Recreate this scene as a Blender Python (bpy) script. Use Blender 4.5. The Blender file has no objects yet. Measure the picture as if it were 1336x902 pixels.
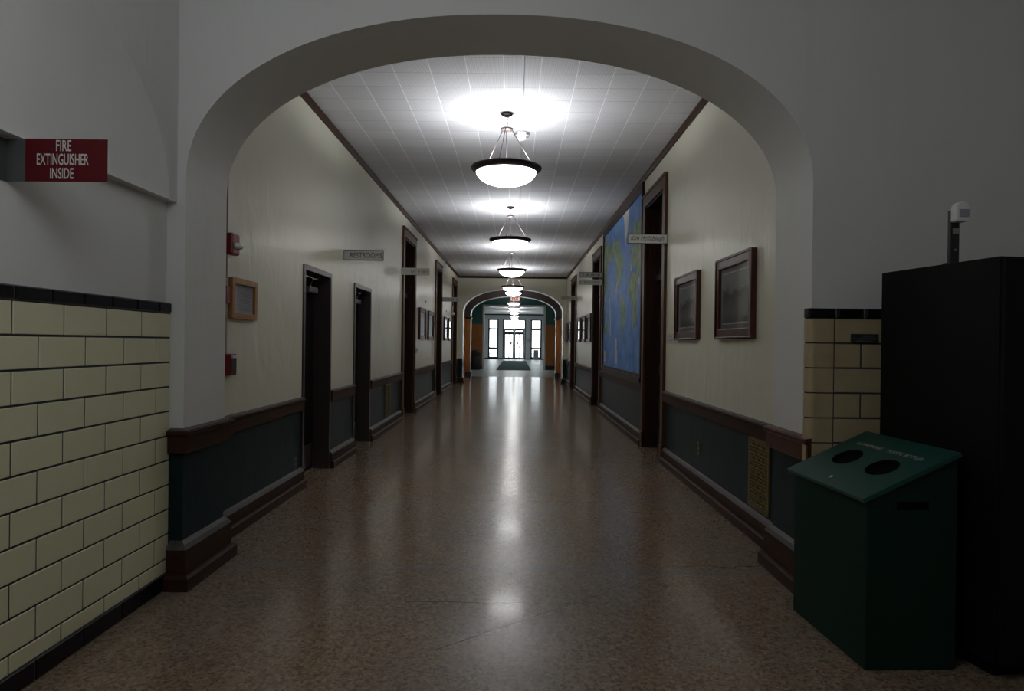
import bpy, math, random
from mathutils import Vector, Matrix
random.seed(7)
C = bpy.context.scene.collection
PI = math.pi

# ------------------------------------------------------------------ dimensions
CAM_H = 1.333
WL, WR = -1.95, 1.695          # corridor walls
CEIL = 3.583
YA, YB = 3.55, 4.05            # near arch wall, front and back face
YF, YFB = 22.3, 22.8           # far arch wall
Y2, Y2B = 25.7, 26.2           # second far arch wall
YO, YOB = 34.0, 34.3           # square opening
YE = 56.0                      # entrance wall
SPLIT = 0.76                   # paint change behind the chair rail

# ------------------------------------------------------------------ materials
def new_mat(name):
    m = bpy.data.materials.new(name); m.use_nodes = True
    nt = m.node_tree; nt.nodes.clear()
    out = nt.nodes.new('ShaderNodeOutputMaterial')
    return m, nt, out

class N:
    """tiny node helper"""
    def __init__(s, nt): s.nt = nt
    def node(s, t, **kw):
        n = s.nt.nodes.new(t)
        for k, v in kw.items(): setattr(n, k, v)
        return n
    def put(s, sock, v):
        if hasattr(v, 'is_output'): s.nt.links.new(v, sock)
        elif isinstance(v, (tuple, list)) and len(v) == 3 and sock.type == 'RGBA': sock.default_value = (*v, 1)
        else: sock.default_value = v
    def math(s, op, a, b=0.0, c=None):
        n = s.node('ShaderNodeMath', operation=op)
        s.put(n.inputs[0], a); s.put(n.inputs[1], b)
        if c is not None: s.put(n.inputs[2], c)
        return n.outputs[0]
    def mix(s, f, a, b):
        n = s.node('ShaderNodeMix', data_type='RGBA')
        s.put(n.inputs[0], f); s.put(n.inputs[6], a); s.put(n.inputs[7], b)
        return n.outputs[2]
    def ramp(s, f, stops, interp='LINEAR'):
        n = s.node('ShaderNodeValToRGB'); n.color_ramp.interpolation = interp
        e = n.color_ramp.elements
        while len(e) < len(stops): e.new(0.5)
        for el, (p, c) in zip(e, stops): el.position = p; el.color = (*c, 1)
        s.put(n.inputs[0], f); return n.outputs[0]
    def noise(s, vec, scale, detail=3, rough=0.55, dist=0.0):
        n = s.node('ShaderNodeTexNoise'); s.put(n.inputs['Vector'], vec)
        n.inputs['Scale'].default_value = scale; n.inputs['Detail'].default_value = detail
        n.inputs['Roughness'].default_value = rough; n.inputs['Distortion'].default_value = dist
        return n.outputs['Fac']
    def pos(s): return s.node('ShaderNodeNewGeometry').outputs['Position']
    def objco(s): return s.node('ShaderNodeTexCoord').outputs['Object']
    def mapv(s, vec, scale=(1,1,1), loc=(0,0,0), rot=(0,0,0)):
        n = s.node('ShaderNodeMapping'); s.put(n.inputs['Vector'], vec)
        n.inputs['Scale'].default_value = scale; n.inputs['Location'].default_value = loc
        n.inputs['Rotation'].default_value = rot
        return n.outputs[0]
    def bump(s, h, strength, dist=0.01):
        n = s.node('ShaderNodeBump'); s.put(n.inputs['Height'], h)
        n.inputs['Strength'].default_value = strength; n.inputs['Distance'].default_value = dist
        return n.outputs[0]
    def sep(s, vec):
        n = s.node('ShaderNodeSeparateXYZ'); s.put(n.inputs[0], vec); return n.outputs
    def bsdf(s, out, color, rough=0.5, metal=0.0, spec=0.5, normal=None, coat=0.0):
        b = s.node('ShaderNodeBsdfPrincipled')
        s.put(b.inputs['Base Color'], color); s.put(b.inputs['Roughness'], rough)
        s.put(b.inputs['Metallic'], metal); s.put(b.inputs['Specular IOR Level'], spec)
        if coat: b.inputs['Coat Weight'].default_value = coat; b.inputs['Coat Roughness'].default_value = 0.08
        if normal is not None: s.nt.links.new(normal, b.inputs['Normal'])
        s.nt.links.new(b.outputs[0], out.inputs[0]); return b

def simple(name, col, rough=0.5, metal=0.0, spec=0.5, var=0.08, scale=12, bump=0.0, coat=0.0, bscale=60):
    m, nt, out = new_mat(name); n = N(nt); v = n.objco()
    f = n.noise(v, scale)
    c = n.mix(f, tuple(x*(1-var) for x in col), tuple(min(1, x*(1+var)) for x in col))
    nm = n.bump(n.noise(v, bscale), bump, 0.005) if bump else None
    n.bsdf(out, c, rough, metal, spec, nm, coat)
    return m

def wall_paint(name, col, rough, wav=0.25, spec=0.45):
    m, nt, out = new_mat(name); n = N(nt); p = n.pos()
    f = n.noise(n.mapv(p, (1, 1, 0.6)), 1.3, 4)
    c = n.mix(f, tuple(x*0.95 for x in col), tuple(x*1.04 for x in col))
    w = n.noise(n.mapv(p, (2.2, 2.2, 0.9)), 2.2, 3, 0.5, 0.8)
    g = n.noise(p, 70, 2)
    h = n.math('ADD', n.math('MULTIPLY', w, 1.0), n.math('MULTIPLY', g, 0.02))
    n.bsdf(out, c, rough, 0, spec, n.bump(h, wav, 0.03))
    return m

def wood(name, dark, light, rough=0.32, axis=2, spec=0.5):
    m, nt, out = new_mat(name); n = N(nt); v = n.objco()
    sc = [9, 9, 9]; sc[axis] = 0.5
    f = n.noise(n.mapv(v, tuple(sc)), 3.0, 5, 0.6, 1.2)
    c = n.ramp(f, [(0.3, dark), (0.7, light)])
    n.bsdf(out, c, rough, 0, spec, n.bump(f, 0.06, 0.004))
    return m

M = {}
M['cream'] = wall_paint('cream_corridor_paint', (0.72, 0.705, 0.575), 0.30, 0.30)
M['plaster'] = wall_paint('pale_hall_paint', (0.69, 0.695, 0.68), 0.55, 0.22)
M['green_wall'] = wall_paint('dark_green_paint', (0.009, 0.023, 0.028), 0.38, 0.10, 0.11)
M['teal'] = wall_paint('teal_paint', (0.03, 0.15, 0.135), 0.4, 0.1)
M['greywall'] = wall_paint('grey_entrance_paint', (0.62, 0.65, 0.66), 0.45, 0.1)
M['wood_z'] = wood('dark_varnished_oak', (0.016, 0.007, 0.0045), (0.040, 0.018, 0.010), 0.4, 2, 0.2)
M['wood_y'] = wood('dark_varnished_rail', (0.030, 0.013, 0.008), (0.058, 0.026, 0.015), 0.45, 1, 0.10)
M['cap_highlight'] = wood('painted_cap_highlight', (0.055, 0.048, 0.048), (0.095, 0.085, 0.085), 0.5, 1, 0.3)  # paler top faces: highlight along the mouldings painted into the wood colour
M['wood_case'] = wood('brown_oak_casing', (0.045, 0.018, 0.007), (0.115, 0.048, 0.018), 0.42, 2, 0.22)
M['wood_leaf'] = wood('door_leaf_oak', (0.016, 0.008, 0.005), (0.036, 0.017, 0.010), 0.5, 2, 0.25)
M['orange_wood'] = wood('golden_panelling', (0.32, 0.12, 0.025), (0.50, 0.21, 0.05), 0.35)
M['cherry'] = wood('cherry_frame', (0.045, 0.013, 0.009), (0.10, 0.030, 0.020), 0.32, 2, 0.3)
M['light_oak'] = wood('light_oak_frame', (0.26, 0.12, 0.035), (0.42, 0.21, 0.07), 0.4)
M['steel_door'] = simple('dark_painted_steel', (0.008, 0.0065, 0.007), 0.65, 0, 0.12)
M['steel_frame'] = simple('brown_steel_frame', (0.045, 0.036, 0.034), 0.30)
M['black_base'] = simple('black_base', (0.014, 0.012, 0.013), 0.3)
M['bronze'] = simple('dark_bronze', (0.030, 0.022, 0.026), 0.35, 0.3)
M['rod'] = simple('pewter_rod', (0.17, 0.14, 0.135), 0.4, 0.6)
M['chrome'] = simple('brushed_chrome', (0.62, 0.62, 0.60), 0.25, 1.0)
M['grey_metal'] = simple('grey_metal', (0.30, 0.31, 0.32), 0.4, 0.6)
M['brass'] = simple('aged_brass', (0.23, 0.165, 0.05), 0.38, 0.75, var=0.2)
M['brass_dull'] = simple('dull_gold_grille', (0.17, 0.125, 0.042), 0.45, 0.35, var=0.25)
M['recess_shade'] = simple('painted_recess_shade', (0.004, 0.004, 0.004), 0.9, 0, 0.05)  # black put in as the shade inside openings
M['red'] = simple('alarm_red', (0.20, 0.006, 0.010), 0.35)
M['red_sign'] = simple('red_sign_face', (0.085, 0.0012, 0.004), 0.5, 0, 0.25)
M['white_ink'] = simple('white_lettering', (0.56, 0.54, 0.51), 0.5)
M['black_ink'] = simple('black_lettering', (0.02, 0.02, 0.022), 0.5)
M['grey_ink'] = simple('grey_lettering', (0.22, 0.23, 0.22), 0.5)
M['sign_grey'] = simple('sign_plate_grey', (0.46, 0.46, 0.44), 0.4)
M['sign_pale'] = simple('sign_plate_pale', (0.56, 0.56, 0.49), 0.4)
M['sign_white'] = simple('sign_plate_white', (0.66, 0.66, 0.62), 0.4)
M['off_white'] = simple('off_white_plastic', (0.70, 0.70, 0.72), 0.4)
M['lens_grey'] = simple('sensor_lens', (0.30, 0.30, 0.36), 0.35)
M['paper'] = simple('printed_paper', (0.60, 0.60, 0.66), 0.7)
M['mat_board'] = simple('grey_mat_board', (0.22, 0.23, 0.24), 0.7)
M['mat_bevel'] = simple('white_mat_bevel', (0.62, 0.62, 0.60), 0.6)
M['black_cab'] = simple('black_cabinet', (0.0028, 0.0025, 0.003), 0.6, 0, 0.2)
M['black_post'] = simple('black_post', (0.012, 0.012, 0.014), 0.4)
M['bracket_grey'] = simple('dull_grey_bracket', (0.07, 0.075, 0.075), 0.5)
M['bin_green'] = simple('bin_green', (0.004, 0.024, 0.016), 0.5, 0, 0.2, bump=0.05)
M['bin_lid'] = simple('bin_lid_green', (0.006, 0.058, 0.044), 0.40, 0, 0.35, bump=0.04)
M['trash_black'] = simple('black_plastic', (0.012, 0.012, 0.014), 0.5)
M['grout'] = simple('dark_grout', (0.065, 0.068, 0.085), 0.9, 0, 0.1)
M['grout_light'] = simple('pale_grout', (0.16, 0.16, 0.17), 0.9)
M['tile_black'] = simple('black_glazed_tile', (0.007, 0.006, 0.008), 0.3, 0, 0.2, var=0.2)
M['conduit'] = simple('painted_conduit', (0.50, 0.50, 0.51), 0.7)
M['conduit_cream'] = simple('cream_conduit', (0.36, 0.33, 0.27), 0.45)
M['mat_green'] = simple('green_runner_pile', (0.030, 0.075, 0.070), 0.95, var=0.2, scale=120, bump=0.3, bscale=300)
M['alu_dark'] = simple('dark_bronze_aluminium', (0.016, 0.015, 0.020), 0.35, 0.3)
M['grey_box'] = simple('grey_board', (0.30, 0.29, 0.34), 0.6)
M['concrete'] = simple('pale_concrete', (0.62, 0.62, 0.60), 0.8, scale=3)

def tile_mat(name, a, b, rough):
    m, nt, out = new_mat(name); n = N(nt); v = n.objco()
    vor = n.node('ShaderNodeTexVoronoi'); n.put(vor.inputs['Vector'], n.mapv(v, (3.5, 3.5, 7.6)))
    vor.inputs['Scale'].default_value = 1.0
    f1 = n.noise(v, 9, 4)
    f2 = n.noise(v, 180, 2)
    c = n.mix(f1, a, b)
    c = n.mix(n.math('MULTIPLY', n.math('GREATER_THAN', f2, 0.66), 0.25), c, tuple(x*0.55 for x in a))
    n.bsdf(out, c, rough, 0, 0.5, n.bump(n.noise(v, 25), 0.06, 0.004))
    return m
M['tile_yellow'] = tile_mat('cream_yellow_glazed_tile', (0.72, 0.70, 0.47), (0.79, 0.77, 0.54), 0.35)
M['tile_tan'] = tile_mat('tan_glazed_tile', (0.36, 0.28, 0.16), (0.52, 0.43, 0.27), 0.38)

def emissive(name, col, strength):
    m, nt, out = new_mat(name); n = N(nt)
    e = n.node('ShaderNodeEmission'); e.inputs[0].default_value = (*col, 1); e.inputs[1].default_value = strength
    # faint alabaster veining in what the lamp gives off
    f = n.noise(n.objco(), 6)
    n.put(e.inputs[0], n.mix(f, tuple(x*0.94 for x in col), col))
    nt.links.new(e.outputs[0], out.inputs[0]); return m
M['bowl'] = emissive('glowing_alabaster_glass', (1.0, 0.99, 0.97), 9.0)
M['exit_glow'] = emissive('exit_sign_glow', (1.0, 0.55, 0.48), 1.0)

def glass(name, tint=(1, 1, 1), rough=0.02):
    m, nt, out = new_mat(name); n = N(nt)
    t = n.node('ShaderNodeBsdfTransparent'); t.inputs[0].default_value = (*tint, 1)
    g = n.node('ShaderNodeBsdfGlossy'); g.inputs['Roughness'].default_value = rough
    fr = n.node('ShaderNodeFresnel'); bk = n.node('ShaderNodeNewGeometry').outputs['Backfacing']
    n.put(fr.inputs[0], n.math('ADD', 1.45, n.math('MULTIPLY', bk, 1/1.45-1.45)))
    mx = n.node('ShaderNodeMixShader')
    nt.links.new(fr.outputs[0], mx.inputs[0]); nt.links.new(t.outputs[0], mx.inputs[1]); nt.links.new(g.outputs[0], mx.inputs[2])
    nt.links.new(mx.outputs[0], out.inputs[0]); return m
M['glass'] = glass('clear_glass', (0.95, 0.97, 0.97))
M['pic_glass'] = glass('picture_glass', (0.97, 0.97, 0.97), 0.05)
M['strobe_lens'] = simple('clear_strobe_lens', (0.80, 0.82, 0.86), 0.12, 0.1, 0.9)

def ceiling_mat():
    m, nt, out = new_mat('ceiling_tiles'); n = N(nt); p = n.pos()
    v = n.mapv(p, (1, 1, 1), (1.95, -0.07, 0))
    b = n.node('ShaderNodeTexBrick'); b.offset = 0.0; b.squash = 1.0
    n.put(b.inputs['Vector'], v)
    b.inputs['Color1'].default_value = (0.63, 0.63, 0.645, 1); b.inputs['Color2'].default_value = (0.57, 0.57, 0.59, 1)
    b.inputs['Mortar'].default_value = (0.36, 0.36, 0.38, 1)
    b.inputs['Scale'].default_value = 1.0; b.inputs['Mortar Size'].default_value = 0.0035
    b.inputs['Mortar Smooth'].default_value = 0.3
    b.inputs['Brick Width'].default_value = 0.304; b.inputs['Row Height'].default_value = 0.304
    sx_ = n.sep(v)[0]; cf = n.math('ABSOLUTE', n.math('SUBTRACT', n.math('FRACT', n.math('DIVIDE', sx_, 0.304)), 0.5))
    colm = n.math('GREATER_THAN', cf, 0.5-0.016)
    # perforations in straight rows
    s = n.sep(n.mapv(p, (1/0.0152,)*3, (1.95/0.0152, -0.07/0.0152, 0)))
    fx = n.math('SUBTRACT', n.math('FRACT', s[0]), 0.5); fy = n.math('SUBTRACT', n.math('FRACT', s[1]), 0.5)
    d = n.math('ADD', n.math('MULTIPLY', fx, fx), n.math('MULTIPLY', fy, fy))
    hole = n.math('LESS_THAN', d, 0.05)
    c = n.mix(n.math('MULTIPLY', hole, 0.5), b.outputs['Color'], (0.22, 0.22, 0.23))
    c = n.mix(n.math('MULTIPLY', colm, 0.8), c, (0.92, 0.92, 0.94))  # pale lengthwise seams: bevel shine painted into the tile colour
    h = n.math('SUBTRACT', 1.0, b.outputs['Fac'])
    tilt = n.noise(p, 2.6, 2)
    hh = n.math('ADD', n.math('MULTIPLY', h, 0.6), n.math('MULTIPLY', tilt, 0.35))
    n.bsdf(out, c, 0.80, 0, 0.22, n.bump(hh, 0.55, 0.012))
    return m
M['ceiling'] = ceiling_mat()
M['plain_ceiling'] = wall_paint('plain_white_ceiling', (0.72, 0.72, 0.72), 0.6, 0.05)

def terrazzo():
    m, nt, out = new_mat('polished_terrazzo'); n = N(nt); p = n.pos()
    def chips(scale):
        v = n.node('ShaderNodeTexVoronoi'); v.feature = 'F1'
        n.put(v.inputs['Vector'], p); v.inputs['Scale'].default_value = scale
        sp = n.node('ShaderNodeSeparateColor'); nt.links.new(v.outputs['Color'], sp.inputs[0])
        return sp.outputs[0], sp.outputs[1]
    a, a2 = chips(72); b, b2 = chips(190)
    big = n.ramp(a, [(0.0, (0.032, 0.027, 0.024)), (0.17, (0.19, 0.125, 0.075)), (0.42, (0.27, 0.195, 0.125)),
                     (0.62, (0.22, 0.19, 0.155)), (0.80, (0.34, 0.275, 0.20)), (0.93, (0.13, 0.09, 0.065))], 'CONSTANT')
    fine = n.ramp(b, [(0.0, (0.05, 0.04, 0.035)), (0.25, (0.22, 0.15, 0.09)), (0.6, (0.30, 0.22, 0.14)), (0.9, (0.40, 0.32, 0.23))], 'CONSTANT')
    c = n.mix(0.16, n.mix(0.35, big, fine), (0.33, 0.19, 0.09))
    patch = n.ramp(n.noise(p, 0.75, 4, 0.6), [(0.42, (0, 0, 0)), (0.62, (1, 1, 1))])
    c = n.mix(n.math('MULTIPLY', patch, 0.45), c, n.mix(0.5, c, (0.19, 0.20, 0.215)))
    s = n.sep(p)
    def line(dist, half): return n.math('LESS_THAN', n.math('ABSOLUTE', dist), half)
    def inside(v, a, b): return n.math('MULTIPLY', n.math('GREATER_THAN', v, a), n.math('LESS_THAN', v, b))
    wob = n.math('SUBTRACT', n.noise(p, 5.0, 3), 0.5)
    # grey repair band across the archway
    bd = n.math('SUBTRACT', n.math('SUBTRACT', s[1], 3.93), n.math('MULTIPLY', wob, 0.22))
    band = n.math('MULTIPLY', line(bd, 0.045), n.math('MULTIPLY', n.noise(p, 4, 3), 0.7))
    c = n.mix(band, c, (0.17, 0.175, 0.18))
    # hairline cracks
    d1 = n.math('SUBTRACT', n.math('SUBTRACT', s[1], 3.41), n.math('MULTIPLY', wob, 0.07))
    k1 = n.math('MULTIPLY', line(d1, 0.006), inside(s[0], -0.55, 0.42))
    d2 = n.math('SUBTRACT', s[1], n.math('ADD', n.math('MULTIPLY', s[0], 0.84), 3.155))
    k2 = n.math('MULTIPLY', line(n.math('ADD', d2, n.math('MULTIPLY', wob, 0.02)), 0.0045), inside(s[0], -0.33, 0.45))
    d3 = n.math('SUBTRACT', n.math('SUBTRACT', s[1], 5.62), n.math('MULTIPLY', wob, 0.05))
    k3 = n.math('MULTIPLY', line(d3, 0.010), inside(s[0], -0.9, 0.7))
    d4 = n.math('SUBTRACT', n.math('SUBTRACT', s[1], 4.02), n.math('MULTIPLY', wob, 0.16))
    k4 = n.math('MULTIPLY', line(d4, 0.005), inside(s[0], 0.95, 1.5))
    k = n.math('MAXIMUM', n.math('MAXIMUM', k1, k2), n.math('MAXIMUM', k3, k4))
    c = n.mix(n.math('MULTIPLY', k, 0.9), c, (0.03, 0.025, 0.022))
    rough = n.math('ADD', 0.115, n.math('MULTIPLY', n.noise(p, 1.7, 3), 0.09))
    wave = n.noise(n.mapv(p, (0.5, 1.6, 1)), 1.0, 2, 0.4)
    h = n.math('SUBTRACT', n.math('MULTIPLY', wave, 1.0), n.math('MULTIPLY', k, 0.4))
    nb = n.bump(h, 0.12, 0.012)
    b = n.bsdf(out, c, n.math('ADD', rough, 0.08), 0, 0.34, nb)
    # waxed polish over the stone
    b.inputs['Coat Weight'].default_value = 0.26; b.inputs['Coat Roughness'].default_value = 0.10
    ripple = n.noise(n.mapv(p, (0.25, 1.6, 1)), 1.5, 1, 0.4)
    nt.links.new(n.bump(ripple, 0.07, 0.012), b.inputs['Coat Normal'])
    return m
M['terrazzo'] = terrazzo()

def vinyl():
    m, nt, out = new_mat('pale_green_floor_tile'); n = N(nt); p = n.pos()
    b = n.node('ShaderNodeTexBrick'); b.offset = 0.0
    n.put(b.inputs['Vector'], p)
    b.inputs['Color1'].default_value = (0.38, 0.47, 0.47, 1); b.inputs['Color2'].default_value = (0.44, 0.52, 0.52, 1)
    b.inputs['Mortar'].default_value = (0.22, 0.27, 0.27, 1); b.inputs['Mortar Size'].default_value = 0.003
    b.inputs['Scale'].default_value = 1.0; b.inputs['Brick Width'].default_value = 0.305; b.inputs['Row Height'].default_value = 0.305
    n.bsdf(out, b.outputs['Color'], 0.33, 0, 0.45, n.bump(n.noise(p, 1.2, 2), 0.05, 0.01))
    return m
M['vinyl'] = vinyl()

def print_mat():
    """black-and-white landscape photograph"""
    m, nt, out = new_mat('landscape_photograph'); n = N(nt)
    v = n.objco(); r = n.node('ShaderNodeObjectInfo').outputs['Random']
    off = n.node('ShaderNodeCombineXYZ'); nt.links.new(n.math('MULTIPLY', r, 40.0), off.inputs[0])
    ad = n.node('ShaderNodeVectorMath', operation='ADD'); nt.links.new(v, ad.inputs[0]); nt.links.new(off.outputs[0], ad.inputs[1])
    nz = n.noise(ad.outputs[0], 9, 5, 0.65)
    s = n.sep(v)
    zz = n.math('ADD', s[2], n.math('MULTIPLY', n.math('SUBTRACT', nz, 0.5), 0.22))
    c = n.ramp(n.math('ADD', n.math('MULTIPLY', zz, 2.2), 0.5),
               [(0.0, (0.10, 0.105, 0.10)), (0.28, (0.19, 0.195, 0.19)), (0.45, (0.12, 0.13, 0.125)), (0.52, (0.06, 0.065, 0.065)),
                (0.60, (0.07, 0.075, 0.075)), (0.66, (0.25, 0.27, 0.28)), (0.85, (0.29, 0.31, 0.32))])
    n.bsdf(out, c, 0.6)
    return m
M['photo'] = print_mat()

def map_mats():
    def mk(name, a, b, sc, noise_mix=None):
        m, nt, out = new_mat(name); n = N(nt); p = n.objco()
        f = n.ramp(n.noise(p, sc, 6, 0.65), [(0.35, a), (0.65, b)])
        n.bsdf(out, f, 0.5, 0, 0.35); return m
    M['plum'] = wall_paint('plum_brown_paint', (0.055, 0.040, 0.040), 0.5, 0.05)
    M['reveal'] = wall_paint('glossy_white_reveal', (0.74, 0.74, 0.70), 0.22, 0.03)
    M['ocean'] = mk('map_ocean', (0.045, 0.17, 0.54), (0.16, 0.33, 0.64), 4.0)
    M['land'] = mk('map_land', (0.03, 0.20, 0.08), (0.33, 0.36, 0.20), 5.0)
    M['ice'] = mk('map_ice', (0.55, 0.55, 0.55), (0.66, 0.65, 0.63), 6.0)
    M['legend'] = mk('map_legend', (0.48, 0.47, 0.47), (0.58, 0.56, 0.55), 12.0)
map_mats()

# ------------------------------------------------------------------ mesh builder
class MB:
    def __init__(s): s.v = []; s.f = []; s.m = []; s.sm = []
    def face(s, pts, m=0, smooth=False):
        i = len(s.v); s.v += [tuple(p) for p in pts]; s.f.append(tuple(range(i, i+len(pts)))); s.m.append(m); s.sm.append(smooth)
    def mesh(s, vs, fs, m=0, smooth=False):
        i = len(s.v); s.v += [tuple(p) for p in vs]
        for f in fs: s.f.append(tuple(i+k for k in f)); s.m.append(m); s.sm.append(smooth)
    def box(s, x0, x1, y0, y1, z0, z1, m=0):
        x0, x1 = sorted((x0, x1)); y0, y1 = sorted((y0, y1)); z0, z1 = sorted((z0, z1))
        vs = [(x, y, z) for z in (z0, z1) for y in (y0, y1) for x in (x0, x1)]
        s.mesh(vs, [(0,2,3,1),(4,5,7,6),(0,1,5,4),(2,6,7,3),(0,4,6,2),(1,3,7,5)], m)
    def obox(s, o, u, v, w, m=0):
        """box from corner o with edge vectors u, v, w"""
        o, u, v, w = map(Vector, (o, u, v, w))
        vs = [o+u*a+v*b+w*c for c in (0,1) for b in (0,1) for a in (0,1)]
        fs = [(0,2,3,1),(4,5,7,6),(0,1,5,4),(2,6,7,3),(0,4,6,2),(1,3,7,5)]
        if u.cross(v).dot(w) < 0: fs = [f[::-1] for f in fs]
        s.mesh(vs, fs, m)
    def tube(s, p0, p1, r0, r1=None, seg=12, m=0, caps=True):
        r1 = r0 if r1 is None else r1
        p0, p1 = Vector(p0), Vector(p1); d = (p1-p0).normalized()
        a = d.orthogonal().normalized(); b = d.cross(a)
        ring = lambda p, r: [p + (a*math.cos(2*PI*k/seg) + b*math.sin(2*PI*k/seg))*r for k in range(seg)]
        vs = ring(p0, r0) + ring(p1, r1)
        s.mesh(vs, [(k, (k+1) % seg, seg+(k+1) % seg, seg+k) for k in range(seg)], m, True)
        if caps:
            s.face(vs[:seg][::-1], m); s.face(vs[seg:], m)
    def lathe(s, prof, c=(0,0,0), seg=48, m=0, closed=False):
        """prof: (r, z) pairs turned about the vertical through c"""
        c = Vector(c); vs = []
        for r, z in prof:
            for k in range(seg):
                t = 2*PI*k/seg; vs.append((c.x+r*math.cos(t), c.y+r*math.sin(t), c.z+z))
        n = len(prof); fs = []
        for i in range(n if closed else n-1):
            j = (i+1) % n
            for k in range(seg):
                k2 = (k+1) % seg
                fs.append((i*seg+k, i*seg+k2, j*seg+k2, j*seg+k))
        s.mesh(vs, fs, m, True)
    def torus(s, c, nrm, R, r, seg=16, sec=8, m=0):
        c = Vector(c); nrm = Vector(nrm).normalized(); a = nrm.orthogonal().normalized(); b = nrm.cross(a)
        vs = []; fs = []
        for i in range(seg):
            t = 2*PI*i/seg; d = a*math.cos(t)+b*math.sin(t)
            for j in range(sec):
                q = 2*PI*j/sec; vs.append(c+d*(R+r*math.cos(q))+nrm*(r*math.sin(q)))
        for i in range(seg):
            for j in range(sec):
                fs.append((i*sec+j, ((i+1) % seg)*sec+j, ((i+1) % seg)*sec+(j+1) % sec, i*sec+(j+1) % sec))
        s.mesh(vs, fs, m, True)
    def sweep(s, path, prof, m=0, cap=()):
        """extrude a (offset, z) profile along a floor path, offset to the right of travel"""
        P = [Vector(p) for p in path]; rings = []
        for i, p in enumerate(P):
            ns = []
            if i > 0: d = (P[i]-P[i-1]).normalized(); ns.append(Vector((d.y, -d.x)))
            if i < len(P)-1: d = (P[i+1]-P[i]).normalized(); ns.append(Vector((d.y, -d.x)))
            nm = ns[0] if len(ns) == 1 else (ns[0]+ns[1])/(1+ns[0].dot(ns[1]))
            rings.append([(p.x+nm.x*o, p.y+nm.y*o, z) for o, z in prof])
        k = len(prof); vs = [q for r in rings for q in r]; fs = []
        for i in range(len(P)-1):
            for j in range(k):
                j2 = (j+1) % k
                fs.append((i*k+j, (i+1)*k+j, (i+1)*k+j2, i*k+j2))
        s.mesh(vs, fs, m)
        for i in range(len(fs)):
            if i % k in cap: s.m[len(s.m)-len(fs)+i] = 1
        s.face(rings[0], m); s.face(rings[-1][::-1], m)
    def build(s, name, mats, parent=None, bevel=0.0, fix=True, solid=0.0):
        me = bpy.data.meshes.new(name)
        org = world_loc(parent) if parent else None
        if org is None:
            xs = [v[0] for v in s.v]; ys = [v[1] for v in s.v]; zs = [v[2] for v in s.v]
            org = Vector(((min(xs)+max(xs))/2, (min(ys)+max(ys))/2, min(zs)))
        me.from_pydata([tuple(Vector(v)-org) for v in s.v], [], s.f)
        for x in (mats if isinstance(mats, (list, tuple)) else [mats]): me.materials.append(M[x])
        for p, mi, sm in zip(me.polygons, s.m, s.sm): p.material_index = mi; p.use_smooth = sm
        if fix:
            import bmesh
            bm = bmesh.new(); bm.from_mesh(me)
            bmesh.ops.remove_doubles(bm, verts=bm.verts, dist=1e-5)
            bmesh.ops.recalc_face_normals(bm, faces=bm.faces)
            bm.to_mesh(me); bm.free()
        o = bpy.data.objects.new(name, me); C.objects.link(o)
        if parent: o.parent = parent
        else: o.location = org
        if bevel:
            b = o.modifiers.new('edge', 'BEVEL'); b.width = bevel; b.segments = 2; b.limit_method = 'ANGLE'; b.angle_limit = 0.6
        if solid:
            b = o.modifiers.new('thick', 'SOLIDIFY'); b.thickness = solid; b.offset = 0
        return o

def world_loc(o):
    v = Vector((0, 0, 0))
    while o: v += o.location; o = o.parent
    return v
def tag(o, label, cat, group=None, kind=None):
    o['label'] = label; o['category'] = cat
    if group: o['group'] = group
    if kind: o['kind'] = kind
    return o
def thing(name, loc, label, cat, group=None, kind=None):
    o = bpy.data.objects.new(name, None); C.objects.link(o); o.location = loc; o.empty_display_size = 0.1
    return tag(o, label, cat, group, kind)
def struct(mb, name, mats, label, cat, bevel=0.0, **kw):
    return tag(mb.build(name, mats, None, bevel, **kw), label, cat, None, 'structure')
def dup(root, loc, label):
    r = root.copy(); C.objects.link(r); r.location = loc; r['label'] = label
    for ch in list(root.children):
        c = ch.copy(); C.objects.link(c); c.parent = r
        for g in list(ch.children):
            d = g.copy(); C.objects.link(d); d.parent = c
    return r

def text_mesh(txt, bold=0.0, shear=0.0, spacing=1.0):
    cu = bpy.data.curves.new('lettering', 'FONT'); cu.body = txt; cu.offset = bold; cu.shear = shear
    cu.space_character = spacing; cu.resolution_u = 3
    ob = bpy.data.objects.new('lettering', cu); C.objects.link(ob)
    dg = bpy.context.evaluated_depsgraph_get()
    me = bpy.data.meshes.new_from_object(ob.evaluated_get(dg))
    bpy.data.objects.remove(ob); bpy.data.curves.remove(cu)
    return me
def text_span(txt, bold, shear):
    me = text_mesh(txt, bold, shear); xs = [v.co.x for v in me.vertices]; ys = [v.co.y for v in me.vertices]
    bpy.data.meshes.remove(me); return min(xs), max(xs), min(ys), max(ys)
def words_of(line, bold, shear):
    """split a line of lettering into its words, each keeping its place"""
    txt, u0, v0, w, h = line; ws = txt.split(' ')
    if len(ws) == 1: return [line]
    X0, X1, Y0, Y1 = text_span(txt, bold, shear); sx = w/(X1-X0); sy = h/(Y1-Y0); out = []
    for i, q in enumerate(ws):
        a0, a1, b0, b1_ = text_span(q, bold, shear)
        right_edge = text_span(' '.join(ws[:i+1]), bold, shear)[1] if i < len(ws)-1 else X1
        x1 = right_edge; x0 = x1-(a1-a0)
        out.append((q, u0+((x0+x1)/2-(X0+X1)/2)*sx, v0+((b0+b1_)/2-(Y0+Y1)/2)*sy, (a1-a0)*sx, (b1_-b0)*sy))
    return out
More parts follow.
